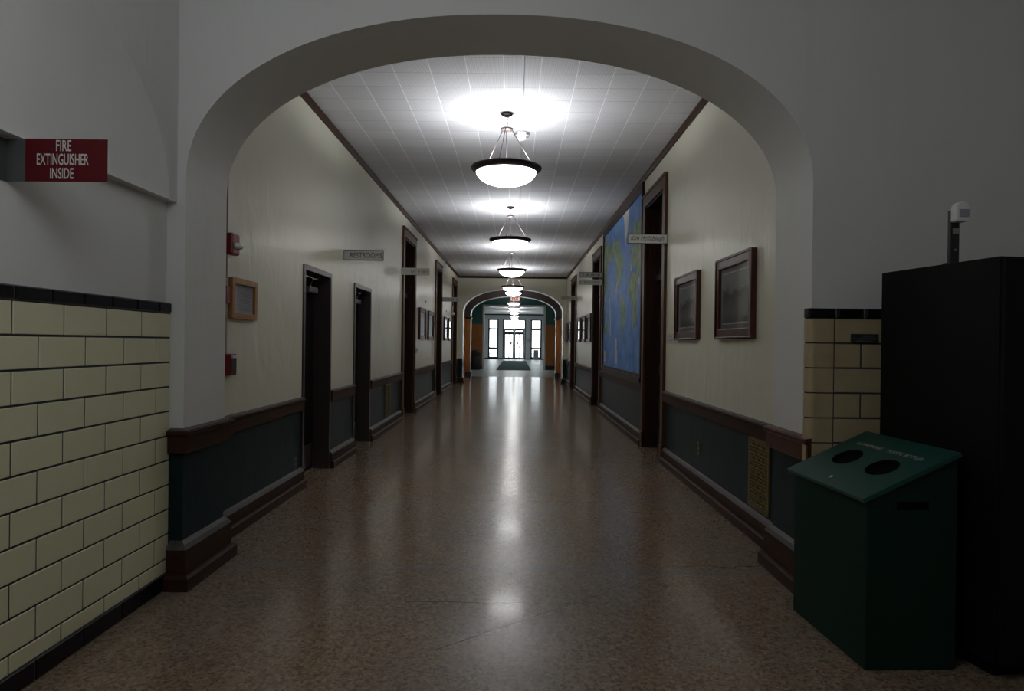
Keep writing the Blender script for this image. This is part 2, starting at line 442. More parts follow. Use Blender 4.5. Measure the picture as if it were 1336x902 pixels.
def lettering(lines, c, right, up, parent, mat, bold=0.0, shear=0.0, name='lettering', lift=0.0012):
    lines = [q for l in lines for q in words_of(l, bold, shear)]
    """lines: (text, u-centre, v-centre, width, height) in the sign's own plane"""
    right, up, c = Vector(right).normalized(), Vector(up).normalized(), Vector(c)
    nrm = right.cross(up)
    for txt, u0, v0, w, h in lines:
        mb = MB()
        me = text_mesh(txt, bold, shear)
        xs = [v.co.x for v in me.vertices]; ys = [v.co.y for v in me.vertices]
        sx = w/(max(xs)-min(xs)); sy = h/(max(ys)-min(ys)); mx = (max(xs)+min(xs))/2; my = (max(ys)+min(ys))/2
        vs = [c+right*(u0+(v.co.x-mx)*sx)+up*(v0+(v.co.y-my)*sy)+nrm*lift for v in me.vertices]
        mb.mesh(vs, [tuple(p.vertices) for p in me.polygons])
        bpy.data.meshes.remove(me)
        mb.build(name, mat, parent, fix=False)
def scribble(rows, c, right, up, parent, mat, name='lettering', lift=0.0012, seed=1):
    """rows of small unreadable print: (u0, u1, v, height)"""
    rnd = random.Random(seed)
    right, up, c = Vector(right).normalized(), Vector(up).normalized(), Vector(c)
    nrm = right.cross(up)
    for u0, u1, v, h in rows:
        u = u0; mb = MB()
        while u < u1:
            w = h*rnd.uniform(0.35, 0.7)
            if rnd.random() < 0.16: u += w; continue
            t = h*0.22
            def q(a, b, e, f):
                mb.face([c+right*a+up*e+nrm*lift, c+right*b+up*e+nrm*lift, c+right*b+up*f+nrm*lift, c+right*a+up*f+nrm*lift])
            q(u, u+t, v-h/2, v+h/2)
            k = rnd.randint(0, 2)
            if k != 1: q(u+t, u+w, v+h/2-t, v+h/2)
            if k != 0: q(u+t, u+w, v-t/2, v+t/2)
            if k == 2: q(u+t, u+w, v-h/2, v-h/2+t)
            u += w+h*0.25
        mb.build(name, mat, parent, fix=False)

# ================================================================== SETTING
# ---- floors
mb = MB(); mb.box(-3.4, 3.6, -3.4, 26.55, -0.12, 0)
struct(mb, 'floor', 'terrazzo', 'polished brown terrazzo floor of the corridor', 'floor')
mb = MB(); mb.box(-3.8, 3.6, 26.55, YE+0.3, -0.12, 0)
struct(mb, 'floor', 'vinyl', 'pale green tiled floor of the far entrance hall', 'floor')
mb = MB(); mb.box(-25, 25, YE+0.3, YE+45, -0.22, -0.10)
struct(mb, 'ground', 'concrete', 'pale paved ground outside the entrance doors', 'ground')

# ---- corridor side walls, with door openings
LD = [(6.05, 6.97, 2.04, 's'), (7.96, 8.88, 2.04, 's'), (11.28, 12.72, 3.285, 'w'), (15.88, 17.26, 3.285, 'w'), (20.10, 21.52, 3.285, 'w')]
RD = [(7.51, 8.82, 3.265, 'w'), (13.20, 14.62, 3.265, 'w'), (18.72, 20.30, 3.265, 'w')]
def inset(d):  # rough opening inside the casing
    f = 0.05 if d[3] == 's' else 0.13
    return d[0]+f, d[1]-f, d[2]-f
def segs(doors, y0, y1, rough=False):
    out = []; y = y0
    for d in doors:
        a, b = (inset(d)[0]-0.02, inset(d)[1]+0.02) if rough else (d[0], d[1])
        out.append((y, a)); y = b
    out.append((y, y1)); return out
def side_wall(name, xw, sg, doors, label):
    mb = MB(); xo = xw + sg*0.45
    for a, b in segs(doors, YB-0.02, YF+0.02, True):
        mb.box(xw, xo, a, b, 0, SPLIT, 1); mb.box(xw, xo, a, b, SPLIT, CEIL+0.1, 0)
    for d in doors:
        a, b, t = inset(d)
        mb.box(xw, xo, a-0.02, b+0.02, t+0.02, CEIL+0.1, 0)
    return struct(mb, name, ['cream', 'green_wall'], label, 'wall', fix=False)
side_wall('wall_left', WL, -1, LD, 'cream left corridor wall above dark green wainscot')
side_wall('wall_right', WR, 1, RD, 'cream right corridor wall above dark green wainscot')

# ---- ceiling of the corridor
mb = MB(); mb.box(WL-0.2, WR+0.2, YB-0.02, YF+0.05, CEIL, CEIL+0.12)
struct(mb, 'ceiling', 'ceiling', 'white perforated tile ceiling of the corridor', 'ceiling')

# ---- walls with an arch
def arch_pts(cx, a, zs, zt, n=48, e=2.15):
    pts = []
    for i in range(n+1):
        t = PI - PI*i/n; c, s = math.cos(t), math.sin(t)
        pts.append((cx+a*math.copysign(abs(c)**(2/e), c), zs+(zt-zs)*abs(s)**(2/e)))
    return pts
def arch_wall(name, y0, y1, x0, x1, ztop, cx, a, zs, zt, mats, split, label):
    """mats: upper paint, lower paint"""
    mb = MB(); P = arch_pts(cx, a, zs, zt); xl, xr = cx-a, cx+a
    for y in (y0, y1):
        for (u, v) in ((x0, xl), (xr, x1)):
            mb.face([(u,y,0),(v,y,0),(v,y,split),(u,y,split)], 1)
            mb.face([(u,y,split),(v,y,split),(v,y,ztop),(u,y,ztop)], 0)
        for (p, q) in zip(P, P[1:]):
            mb.face([(p[0],y,p[1]),(q[0],y,q[1]),(q[0],y,ztop),(p[0],y,ztop)], 0)
    for x in (xl, xr):
        mb.face([(x,y0,0),(x,y1,0),(x,y1,split),(x,y0,split)], 2 if len(mats) > 2 else 1)
        mb.face([(x,y0,split),(x,y1,split),(x,y1,zs),(x,y0,zs)], 2 if len(mats) > 2 else 0)
    k = len(P)
    vs = [(p[0], y0, p[1]) for p in P]+[(p[0], y1, p[1]) for p in P]
    mb.mesh(vs, [(i, i+1, k+i+1, k+i) for i in range(k-1)], 2 if len(mats) > 2 else 0, True)
    mb.face([(x0,y0,ztop),(x1,y0,ztop),(x1,y1,ztop),(x0,y1,ztop)], 0)
    mb.face([(x0,y0,0),(x0,y1,0),(x0,y1,ztop),(x0,y0,ztop)], 0)
    mb.face([(x1,y0,0),(x1,y1,0),(x1,y1,ztop),(x1,y0,ztop)], 0)
    return struct(mb, name, mats, label, 'wall', fix=False)
AL, AR = -1.776, 1.573
arch_wall('wall_arch', YA, YB, -2.6, 3.5, 4.0, (AL+AR)/2, (AR-AL)/2, 2.20, 3.09, ['plaster', 'green_wall'], 0.78,
          'pale plastered wall with the wide near archway into the corridor')
arch_wall('wall_far_arch', YF, YFB, -2.4, 2.15, 3.9, -0.105, 1.68, 2.36, 3.175, ['cream', 'green_wall', 'reveal'], SPLIT,
          'cream end wall with archway at the far end of the corridor')
arch_wall('wall_inner_arch', Y2, Y2B, -3.8, 3.6, 3.9, -0.105, 1.655, 2.42, 3.16, ['plum', 'orange_wood', 'reveal'], 2.29,
          'second archway wall with golden wood panelling behind the far arch')

# ---- lobby between the two far arches, hall beyond
mb = MB()
mb.box(WL-0.3, WL, YFB, Y2, 0, 2.29, 1); mb.box(WL-0.3, WL, YFB, Y2, 2.29, 3.85, 0)
struct(mb, 'wall_lobby_left', ['plum', 'orange_wood'], 'left lobby wall between the two far arches', 'wall', fix=False)
mb = MB()
mb.box(WR, WR+0.3, YFB, Y2, 0, 2.29, 1); mb.box(WR, WR+0.3, YFB, Y2, 2.29, 3.85, 0)
struct(mb, 'wall_lobby_right', ['plum', 'orange_wood'], 'right lobby wall between the two far arches', 'wall', fix=False)
mb = MB(); mb.box(-2.3, 2.1, YFB-0.02, Y2+0.02, 3.765, 3.95)
struct(mb, 'ceiling', 'plain_ceiling', 'plain lobby ceiling between the two far arches', 'ceiling')
HL, HR = -2.9, 2.75
mb = MB()
mb.box(HL-0.3, HL, Y2B, YO, 0, 2.32, 1); mb.box(HL-0.3, HL, Y2B, YO, 2.32, 3.9, 0)
struct(mb, 'wall_hall_left', ['teal', 'orange_wood'], 'left hall wall, teal above golden panelling', 'wall', fix=False)
mb = MB()
mb.box(HR, HR+0.3, Y2B, YO, 0, 2.32, 1); mb.box(HR, HR+0.3, Y2B, YO, 2.32, 3.9, 0)
struct(mb, 'wall_hall_right', ['teal', 'orange_wood'], 'right hall wall, teal above golden panelling', 'wall', fix=False)
OX0, OX1, OZ = -1.65, 1.447, 3.235
mb = MB()
for (a, b) in ((HL-0.3, OX0), (OX1, HR+0.3)):
    mb.box(a, b, YO, YOB, 0, 2.32, 1); mb.box(a, b, YO, YOB, 2.32, 3.95, 0)
mb.box(OX0, OX1, YO, YOB, OZ, 3.95, 0)
struct(mb, 'wall_opening', ['teal', 'orange_wood'], 'teal wall over golden panelling, with a square opening to the entrance hall', 'wall', fix=False)
mb = MB(); mb.box(HL-0.3, HR+0.3, Y2B-0.1, YO+0.1, 3.8, 3.95)
struct(mb, 'ceiling', 'plain_ceiling', 'plain hall ceiling behind the second arch', 'ceiling')
mb = MB()
cw = 0.07
mb.box(OX0-cw, OX0+0.02, YO-0.025, YOB+0.02, 0, OZ+cw); mb.box(OX1-0.02, OX1+cw, YO-0.025, YOB+0.02, 0, OZ+cw)
mb.box(OX0+0.02, OX1-0.02, YO-0.025, YOB+0.02, OZ-0.02, OZ+cw)
struct(mb, 'trim_1', 'reveal', 'pale metal casing around the square opening', 'trim', 0.006)
EL, ER, EC = -2.75, 2.55, 3.82
mb = MB(); mb.box(EL-0.3, EL, YOB, YE, 0, EC+0.1)
struct(mb, 'wall_entrance_left', 'greywall', 'grey left wall of the entrance hall', 'wall')
mb = MB(); mb.box(ER, ER+0.3, YOB, YE, 0, EC+0.1)
struct(mb, 'wall_entrance_right', 'greywall', 'grey right wall of the entrance hall', 'wall')
mb = MB(); mb.box(EL-0.3, ER+0.3, YOB-0.05, YE+0.3, EC, EC+0.12)
struct(mb, 'ceiling', 'plain_ceiling', 'white ceiling of the entrance hall', 'ceiling')

# entrance wall: openings for two tall side windows and the doors
W1 = (-2.34, -1.47); W2 = (1.24, 2.17); DR = (-1.12, 0.82); WT, WB = 3.36, 0.10
mb = MB()
xs = [EL-0.3, W1[0], W1[1], DR[0], DR[1], W2[0], W2[1], ER+0.3]
for i in (0, 2, 4, 6): mb.box(xs[i], xs[i+1], YE, YE+0.3, 0, EC+0.1)
for (a, b) in (W1, W2):
    mb.box(a, b, YE, YE+0.3, 0, WB); mb.box(a, b, YE, YE+0.3, WT, EC+0.1)
mb.box(DR[0], DR[1], YE, YE+0.3, WT, EC+0.1)
struct(mb, 'wall_entrance', 'greywall', 'grey end wall with the glazed entrance doors', 'wall')
def tall_window(i, a, b, label):
    t = thing('window_%d' % i, ((a+b)/2, YE+0.1, WB), label, 'window', kind='structure')
    f = MB(); w = 0.12; y0, y1 = YE+0.02, YE+0.16
    f.box(a, a+w, y0, y1, WB, WT); f.box(b-w, b, y0, y1, WB, WT)
    for z0, z1 in ((WB, 0.21), (0.85, 1.01), (2.47, 2.63), (3.28, WT)): f.box(a+w, b-w, y0, y1, z0, z1)
    f.build('window_frame', 'alu_dark', t, 0.006)
    for z0, z1 in ((0.21, 0.85), (1.01, 2.47), (2.63, 3.28)):
        g = MB(); g.box(a+w, b-w, YE+0.085, YE+0.095, z0, z1); g.build('pane', 'glass', t)
tall_window(1, *W1, 'tall three-pane window left of the entrance doors')
tall_window(2, *W2, 'tall three-pane window right of the entrance doors')
# entrance doors with transom
t = thing('door_9', ((DR[0]+DR[1])/2, YE+0.1, 0), 'bright glazed double entrance doors under a transom at the end', 'door', kind='structure')
f = MB(); w = 0.11; y0, y1 = YE+0.02, YE+0.16; mx = (DR[0]+DR[1])/2
f.box(DR[0], DR[0]+w, y0, y1, 0, WT); f.box(DR[1]-w, DR[1], y0, y1, 0, WT)
f.box(DR[0]+w, DR[1]-w, y0, y1, 3.29, WT); f.box(DR[0]+w, DR[1]-w, y0, y1, 2.49, 2.62)
f.box(mx-0.03, mx+0.03, y0, y1, 2.62, 3.29)
f.build('door_frame', 'alu_dark', t, 0.005)
for a, b in ((DR[0]+w, mx-0.015), (mx+0.015, DR[1]-w)):
    g = MB(); g.box(a, b, YE+0.085, YE+0.095, 2.62, 3.29); g.build('transom_pane', 'glass', t)
for sg, a, b in ((-1, DR[0]+w+0.005, mx-0.004), (1, mx+0.004, DR[1]-w-0.005)):
    l = MB(); s = 0.11; y0, y1 = YE+0.05, YE+0.10
    l.box(a, a+s, y0, y1, 0.01, 2.485); l.box(b-s, b, y0, y1, 0.01, 2.485)
    l.box(a+s, b-s, y0, y1, 0.01, 0.16); l.box(a+s, b-s, y0, y1, 2.10, 2.30); l.box(a+s, b-s, y0, y1, 2.43, 2.485)
    c = (a+b)/2; l.box(c-0.028, c+0.028, y0+0.01, y1-0.01, 0.16, 2.10)
    lf = l.build('door_leaf', 'alu_dark', t, 0.004)
    for p, q, z0, z1 in ((a+s, c-0.028, 0.16, 2.10), (c+0.028, b-s, 0.16, 2.10), (a+s, b-s, 2.30, 2.43)):
        g = MB(); g.box(p, q, YE+0.072, YE+0.078, z0, z1); g.build('pane', 'glass', lf)
    h = MB(); h.box(a+0.03, b-0.03, YE-0.01, YE+0.02, 1.02, 1.07)
    h.box(a+0.04, a+0.07, YE+0.02, YE+0.05, 1.01, 1.08); h.box(b-0.07, b-0.04, YE+0.02, YE+0.05, 1.01, 1.08)
    h.build('push_bar', 'chrome', lf, 0.004)
    n_ = MB(); e = b-s-0.24 if sg < 0 else a+s+0.06
    n_.box(e, e+0.17, YE+0.066, YE+0.070, 1.25, 1.48); n_.build('paper_notice', 'grey_box', lf)

# ---- foreground hall (room the photograph is taken from)
RX, BY, FC = 3.3, -3.2, 3.95
mb = MB(); mb.box(RX, RX+0.2, BY, YA, 0, FC+0.1)
struct(mb, 'wall_hall_east', 'plaster', 'plain side wall right of the near archway', 'wall')
mb = MB(); mb.box(-2.4, RX+0.2, BY-0.2, BY, 0, FC+0.1)
struct(mb, 'wall_back', 'plaster', 'plain wall behind the photographer', 'wall')
mb = MB(); mb.box(-2.4, RX+0.2, BY-0.2, YA+0.1, FC, FC+0.12)
struct(mb, 'ceiling', 'plain_ceiling', 'plain ceiling of the near hall', 'ceiling')

# left hall wall: tile dado, plaster band, ledge, lunette above
XT = -1.848
mb = MB()
mb.box(-2.4, -1.875, BY, YA, 0, 2.066, 0)
# upper wall with a shallow blind arch pressed into it
xu, xr_ = -1.823, -1.868
yc, ra, rb, z0 = 2.20, 1.27, 0.84, 2.066
K = 40
outer = [(yc+ra*math.cos(PI*i/K), z0+rb*math.sin(PI*i/K)) for i in range(K+1)]
for (p, q) in zip(outer, outer[1:]):
    mb.face([(xu,p[0],p[1]),(xu,q[0],q[1]),(xu,q[0],FC),(xu,p[0],FC)], 0)
mb.face([(xu,outer[0][0],z0),(xu,YA,z0),(xu,YA,FC),(xu,outer[0][0],FC)], 0)
mb.face([(xu,BY,z0),(xu,outer[-1][0],z0),(xu,outer[-1][0],FC),(xu,BY,FC)], 0)
vs = []; NR = 6
for j in range(NR+1):
    t_ = j/NR; w_ = 0.30*t_; dx = (xu-xr_)*math.sin(t_*PI/2)
    vs += [(xu-dx, yc+(ra-w_)*math.cos(PI*i/K), z0+(rb-w_*0.8)*math.sin(PI*i/K)) for i in range(K+1)]
fs = [(i+j*(K+1), i+1+j*(K+1), i+1+(j+1)*(K+1), i+(j+1)*(K+1)) for i in range(K) for j in range(NR)]
mb.mesh(vs, fs, 0, True)
mb.face(vs[NR*(K+1):], 0)
mb.face([(xu,BY,z0),(xu,YA,z0),(-1.90,YA,z0),(-1.90,BY,z0)], 0)
struct(mb, 'wall_tiled_left', ['plaster'], 'pale left wall with a ledge and blind arch above yellow tiles', 'wall', fix=False)

def tiles(mb, o, u, n, rects, m=0, g=0.0046, h=0.0042, ch=0.0018):
    """glazed tiles: (u0,u1,z0,z1) on a wall plane through o along u, facing n"""
    o, u, n = Vector(o), Vector(u), Vector(n); up = Vector((0, 0, 1))
    for a, b, c, d in rects:
        a, b, c, d = a+g, b-g, c+g, d-g
        P = lambda x, z, t: o+u*x+up*z+n*t
        vs = [P(a,c,0),P(b,c,0),P(b,d,0),P(a,d,0),P(a,c,h-ch),P(b,c,h-ch),P(b,d,h-ch),P(a,d,h-ch),
              P(a+ch,c+ch,h),P(b-ch,c+ch,h),P(b-ch,d-ch,h),P(a+ch,d-ch,h)]
        fs = [(0,1,5,4),(1,2,6,5),(2,3,7,6),(3,0,4,7),(4,5,9,8),(5,6,10,9),(6,7,11,10),(7,4,8,11),(8,9,10,11)]
        mb.mesh(vs, fs, m)
# yellow dado on the left wall
rects = []; zt = 1.472; TW, TH = 0.282, 0.131
for r in range(11):
    z1 = zt-r*TH; z0_ = max(z1-TH, 0.087)
    ys = [YA]; y = 3.276 if r % 2 == 0 else 3.413
    while y > BY: ys.append(y); y -= TW
    ys.append(BY)
    for a, b in zip(ys[1:], ys): rects.append((a, b, z0_, z1))
mb = MB(); mb.box(-1.89, XT-0.006, BY, YA, 0.0, 1.525, 1)
tiles(mb, (XT-0.006, 0, 0), (0, 1, 0), (1, 0, 0), rects, 0)
struct(mb, 'wall_tile_dado', ['tile_yellow', 'grout'], 'cream yellow glazed tile dado on the left wall', 'wall')
def cap_run(y0_, step):
    out = []; y = YA
    ys = [YA]; y = y0_
    while y > BY: ys.append(y); y -= step
    ys.append(BY)
    return list(zip(ys[1:], ys))
mb = MB(); mb.box(-1.88, XT-0.004, BY, YA-0.001, 1.472, 1.528, 1)
tiles(mb, (XT-0.004, 0, 0), (0, 1, 0), (1, 0, 0), [(a, b, 1.472, 1.529) for a, b in cap_run(3.425, 0.198)], 0, 0.0055, 0.009, 0.003)
struct(mb, 'trim_2', ['tile_black', 'grout_light'], 'black cap tiles along the top of the yellow dado', 'trim')
mb = MB(); mb.box(-1.88, XT-0.004, BY, YA-0.001, 0, 0.086, 1)
tiles(mb, (XT-0.004, 0, 0), (0, 1, 0), (1, 0, 0), [(a, b, 0.0, 0.087) for a, b in cap_run(3.413, 0.283)], 0, 0.0042, 0.006, 0.002)
struct(mb, 'trim_3', ['tile_black', 'grout_light'], 'black base tiles along the foot of the yellow dado', 'trim')

# tan tile pier right of the archway
PX, PY = 1.535, 3.495
mb = MB(); mb.box(PX+0.04, RX, PY+0.006, YA, 0, 1.49, 1); mb.box(PX+0.004, PX+0.04, PY+0.04, YA, 0, 1.49, 1)
rects = []
for r in range(11):
    z1 = 1.487-r*TH; z0_ = max(z1-TH, 0.0)
    xs_ = [PX+0.135]
    xs_.append(xs_[0]+(0.285 if r % 2 == 0 else 0.1425))
    while xs_[-1] < RX: xs_.append(xs_[-1]+0.285)
    for a, b in zip(xs_, xs_[1:]): rects.append((a, min(b, RX), z0_, z1))
    # bullnose corner tile, rounded towards the archway
    g = 0.0032; R_ = 0.035; a, b, c, d = PX, PX+0.135-g, z0_+g, z1-g
    arc = [(a+R_-R_*math.cos(k*PI/12), PY+R_-R_*math.sin(k*PI/12)) for k in range(7)]
    prof = [(a, YA)] + arc + [(b, PY), (b, PY+0.006)]
    for p, q in zip(prof, prof[1:]):
        mb.face([(p[0],p[1],c),(q[0],q[1],c),(q[0],q[1],d),(p[0],p[1],d)], 0, True)
    mb.face([(x, y, d) for x, y in prof]+[(b, YA, d)], 0); mb.face([(x, y, c) for x, y in prof]+[(b, YA, c)], 0)
tiles(mb, (0, PY+0.006, 0), (1, 0, 0), (0, -1, 0), rects, 0)
struct(mb, 'wall_tile_pier', ['tile_tan', 'grout'], 'tan glazed tile pier right of the archway', 'wall', fix=False)
mb = MB(); mb.box(PX+0.004, RX, PY+0.004, YA, 1.488, 1.538, 1)
tiles(mb, (0, PY+0.004, 0), (1, 0, 0), (0, -1, 0), [(PX-0.003, 1.672, 1.487, 1.54), (1.682, 1.818, 1.487, 1.54), (1.832, 2.05, 1.487, 1.54)]
      + [(2.06+0.2*i, 2.25+0.2*i, 1.487, 1.54) for i in range(6)], 0, 0.002, 0.016, 0.007)
mb.box(PX-0.001, PX+0.02, PY-0.004, YA, 1.489, 1.538, 0)
struct(mb, 'trim_4', ['tile_black', 'grout_light'], 'black cap tiles on the tan tile pier', 'trim')

# ---- baseboards and chair rails (dark varnished wood)
BASE = [(0, 0), (0.056, 0), (0.056, 0.062), (0.046, 0.074), (0.032, 0.076), (0.032, 0.150), (0.020, 0.168), (0.0, 0.182)]
RAIL = [(0, 0.70), (0.026, 0.70), (0.030, 0.706), (0.030, 0.782), (0.042, 0.794), (0.042, 0.806), (0.030, 0.815), (0, 0.822)]
JBASE = [(0, 0), (0.062, 0), (0.062, 0.066), (0.050, 0.080), (0.036, 0.082), (0.036, 0.212), (0.022, 0.236), (0, 0.254)]
JRAIL = [(0, 0.725), (0.030, 0.725), (0.034, 0.731), (0.034, 0.812), (0.048, 0.826), (0.048, 0.842), (0.034, 0.850), (0, 0.857)]
def run(name, prof, paths, label, cat='trim'):
    mb = MB()
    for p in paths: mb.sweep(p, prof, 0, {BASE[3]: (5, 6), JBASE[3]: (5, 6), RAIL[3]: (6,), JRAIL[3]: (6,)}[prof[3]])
    return struct(mb, name, ['wood_y', 'cap_highlight'], label, cat)
LS = segs(LD, YB, YF); RS = segs(RD, YB, YF)
LP = [[(WL, a), (WL, b)] for a, b in LS]; RP = [[(WR, b), (WR, a)] for a, b in RS]
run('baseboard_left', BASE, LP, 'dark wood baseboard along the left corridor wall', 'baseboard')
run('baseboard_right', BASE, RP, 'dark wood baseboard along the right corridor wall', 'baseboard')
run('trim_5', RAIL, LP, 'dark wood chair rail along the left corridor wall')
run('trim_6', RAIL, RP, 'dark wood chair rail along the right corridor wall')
JL = [(XT+0.004, YA), (AL, YA), (AL, YB), (WL, YB)]
JR = [(WR, YB), (AR, YB), (AR, PY+0.002)]
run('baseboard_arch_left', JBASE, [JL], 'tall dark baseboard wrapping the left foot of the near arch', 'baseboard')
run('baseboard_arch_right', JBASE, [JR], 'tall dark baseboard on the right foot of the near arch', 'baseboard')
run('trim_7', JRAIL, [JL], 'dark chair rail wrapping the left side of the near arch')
mb = MB(); mb.sweep(JR, JRAIL)
struct(mb, 'trim_8', 'cherry', 'reddish chair rail on the right side of the near arch', 'trim')
FL, FR = -0.105-1.68, -0.105+1.68
FJ = [[(WL, YF), (FL, YF), (FL, YFB), (WL, YFB)], [(WR, YFB), (FR, YFB), (FR, YF), (WR, YF)]]
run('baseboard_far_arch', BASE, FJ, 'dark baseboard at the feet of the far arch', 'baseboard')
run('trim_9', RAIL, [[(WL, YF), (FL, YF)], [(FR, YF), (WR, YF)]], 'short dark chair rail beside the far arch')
G2L, G2R = -0.105-1.655, -0.105+1.655
PB = [(0, 0), (0.03, 0), (0.03, 0.20), (0.02, 0.22), (0, 0.225)]
mb = MB()
mb.sweep([(WL, Y2), (G2L, Y2), (G2L, Y2B), (HL, Y2B)], PB); mb.sweep([(HR, Y2B), (G2R, Y2B), (G2R, Y2), (WR, Y2)], PB)
struct(mb, 'baseboard_inner_arch', 'black_base', 'black base at the feet of the second arch', 'baseboard')
mb = MB()
mb.sweep([(HL, YO), (OX0-cw, YO)], PB); mb.sweep([(OX1+cw, YO), (HR, YO)], PB)
mb.sweep([(HL, Y2B), (HL, YO)], PB); mb.sweep([(HR, YO), (HR, Y2B)], PB)
struct(mb, 'baseboard_hall', 'black_base', 'black base along the golden panelling of the hall', 'baseboard')
CAPP = [(0, 2.27), (0.03, 2.27), (0.04, 2.33), (0, 2.35)]
mb = MB(); mb.sweep([(WL, Y2), (G2L, Y2), (G2L, Y2B)], CAPP); mb.sweep([(G2R, Y2B), (G2R, Y2), (WR, Y2)], CAPP)
struct(mb, 'trim_10', 'black_base', 'dark cap moulding on the panelling of the second arch', 'trim')
EBP = [(0, 0), (0.03, 0), (0.03, 0.10), (0, 0.11)]
mb = MB()
for a, b in ((EL, W1[0]), (W1[0], W1[1]), (W1[1], DR[0]), (DR[1], W2[0]), (W2[0], W2[1]), (W2[1], ER)): mb.sweep([(a, YE), (b, YE)], EBP)
struct(mb, 'baseboard_entrance', 'black_base', 'black base along the entrance wall', 'baseboard')
mb = MB(); mb.box(EL, ER, YE-0.04, YE, EC-0.10, EC)
struct(mb, 'trim_11', 'black_base', 'dark crown strip above the entrance doors', 'trim')
CR = [(0, CEIL-0.065), (0.018, CEIL-0.065), (0.034, CEIL-0.02), (0.034, CEIL), (0, CEIL)]
mb = MB(); mb.sweep([(WL, YB), (WL, YF), (WR, YF), (WR, YB)], CR)
struct(mb, 'trim_12', 'wood_y', 'dark crown moulding around the corridor ceiling', 'trim')

# ================================================================== DOORS
def steel_door(i, d, label):
    y0, y1, t = d[:3]; a, b, tt = inset(d); x = WL
    o = thing('door_%d' % i, (x, (y0+y1)/2, 0), label, 'door', kind='structure')
    f = MB(); pr = 0.014
    f.box(x-0.17, x+pr, y0, a, 0, t); f.box(x-0.17, x+pr, b, y1, 0, t); f.box(x-0.17, x+pr, a, b, tt, t)
    f.build('door_frame', 'steel_frame', o, 0.004)
    l = MB(); lx = x-0.16
    l.box(lx-0.045, lx, a+0.003, b-0.003, 0.012, tt-0.003)
    lf = l.build('door_leaf', 'steel_door', o, 0.003)
    k = MB(); k.box(lx, lx+0.004, a+0.05, b-0.05, 0.05, 0.28); k.build('kick_plate', 'steel_frame', lf)
    h = MB(); hy = a+0.07
    h.box(lx, lx+0.008, hy-0.03, hy+0.03, 0.90, 1.08)
    h.tube((lx+0.008, hy, 0.97), (lx+0.075, hy, 0.97), 0.010); h.tube((lx+0.07, hy-0.01, 0.97), (lx+0.07, hy+0.11, 0.97), 0.009)
    h.tube((lx+0.008, hy, 1.05), (lx+0.022, hy, 1.05), 0.014)
    h.build('lever_handle', 'chrome', lf)
    c = MB(); cy = b-0.33
    c.box(lx, lx+0.07, cy-0.02, cy+0.24, tt-0.17, tt-0.11)
    cl = c.build('door_closer', 'grey_metal', lf, 0.01)
    c = MB(); c.tube((lx+0.05, cy+0.03, tt-0.10), (lx+0.13, cy-0.14, tt-0.05), 0.008); c.tube((lx+0.13, cy-0.14, tt-0.05), (lx+0.10, cy+0.12, tt-0.03), 0.008)
    c.tube((lx+0.05, cy+0.03, tt-0.12), (lx+0.05, cy+0.03, tt-0.09), 0.014)
    c.build('closer_arm', 'chrome', o)
steel_door(1, LD[0], 'low dark steel door nearest the arch on the left wall')
steel_door(2, LD[1], 'second low dark steel door on the left, beneath the RESTROOMS sign')

def wood_door(i, d, xw, sg, label):
    """sg: +1 wall to the right (casing projects to -x), -1 wall to the left"""
    y0, y1, t = d[:3]; a, b, tt = inset(d)
    o = thing('door_%d' % i, (xw, (y0+y1)/2, 0), label, 'door', kind='structure')
    pr = -sg*0.034; dp = sg*0.20
    f = MB()
    for (p, q) in ((y0, a), (b, y1)):
        f.box(xw, xw+pr, p, q, 0, t); f.box(xw, xw+pr*1.35, p, q, 0, 0.20)
    f.box(xw, xw+pr, a, b, tt, t)
    f.box(xw, xw+pr*1.4, y0-0.012, y1+0.012, t, t+0.03)
    f.build('casing', 'wood_case', o, 0.005)
    j = MB()
    j.box(xw+pr*0.3, xw+dp, a, a+0.022, 0, tt); j.box(xw+pr*0.3, xw+dp, b-0.022, b, 0, tt); j.box(xw+pr*0.3, xw+dp, a+0.022, b-0.022, tt-0.022, tt)
    j.box(xw+dp*0.55, xw+dp, a+0.022, b-0.022, 2.16, 2.24)
    j.build('jamb', 'wood_z', o, 0.003)
    l = MB(); a2, b2 = a+0.024, b-0.024; lx = xw+dp*0.78; th = sg*0.045; z1 = 2.155; s = 0.12
    l.box(lx, lx+th, a2, a2+s, 0.01, z1); l.box(lx, lx+th, b2-s, b2, 0.01, z1)
    for p, q in ((0.01, 0.25), (0.95, 1.10), (2.03, z1)): l.box(lx, lx+th, a2+s, b2-s, p, q)
    l.box(lx+sg*0.015, lx+th*0.8, a2+s, b2-s, 0.25, 0.95); l.box(lx+sg*0.015, lx+th*0.8, a2+s, b2-s, 1.10, 2.03)
    lf = l.build('door_leaf', 'wood_leaf', o, 0.003)
    h = MB(); hy = a2+0.06
    h.box(lx, lx-sg*0.005, hy-0.025, hy+0.025, 0.90, 1.10)
    h.tube((lx, hy, 1.0), (lx-sg*0.045, hy, 1.0), 0.010)
    h.lathe([(0.001, -0.024), (0.016, -0.020), (0.026, 0.0), (0.016, 0.020), (0.001, 0.024)], (lx-sg*0.055, hy, 1.0), 16)
    h.build('door_knob', 'brass', lf)
    tr = MB(); tr.box(lx, lx+th, a2, a2+0.07, 2.245, tt-0.024); tr.box(lx, lx+th, b2-0.07, b2, 2.245, tt-0.024)
    tr.box(lx, lx+th, a2+0.07, b2-0.07, 2.245, 2.315); tr.box(lx, lx+th, a2+0.07, b2-0.07, tt-0.094, tt-0.024)
    tf = tr.build('transom', 'wood_leaf', o, 0.003)
    tp = MB(); tp.box(lx+sg*0.018, lx+sg*0.026, a2+0.07, b2-0.07, 2.315, tt-0.094); tp.build('transom_panel', 'wood_leaf', tf)
wood_door(3, LD[2], WL, -1, 'tall brown wood door third along the left wall')
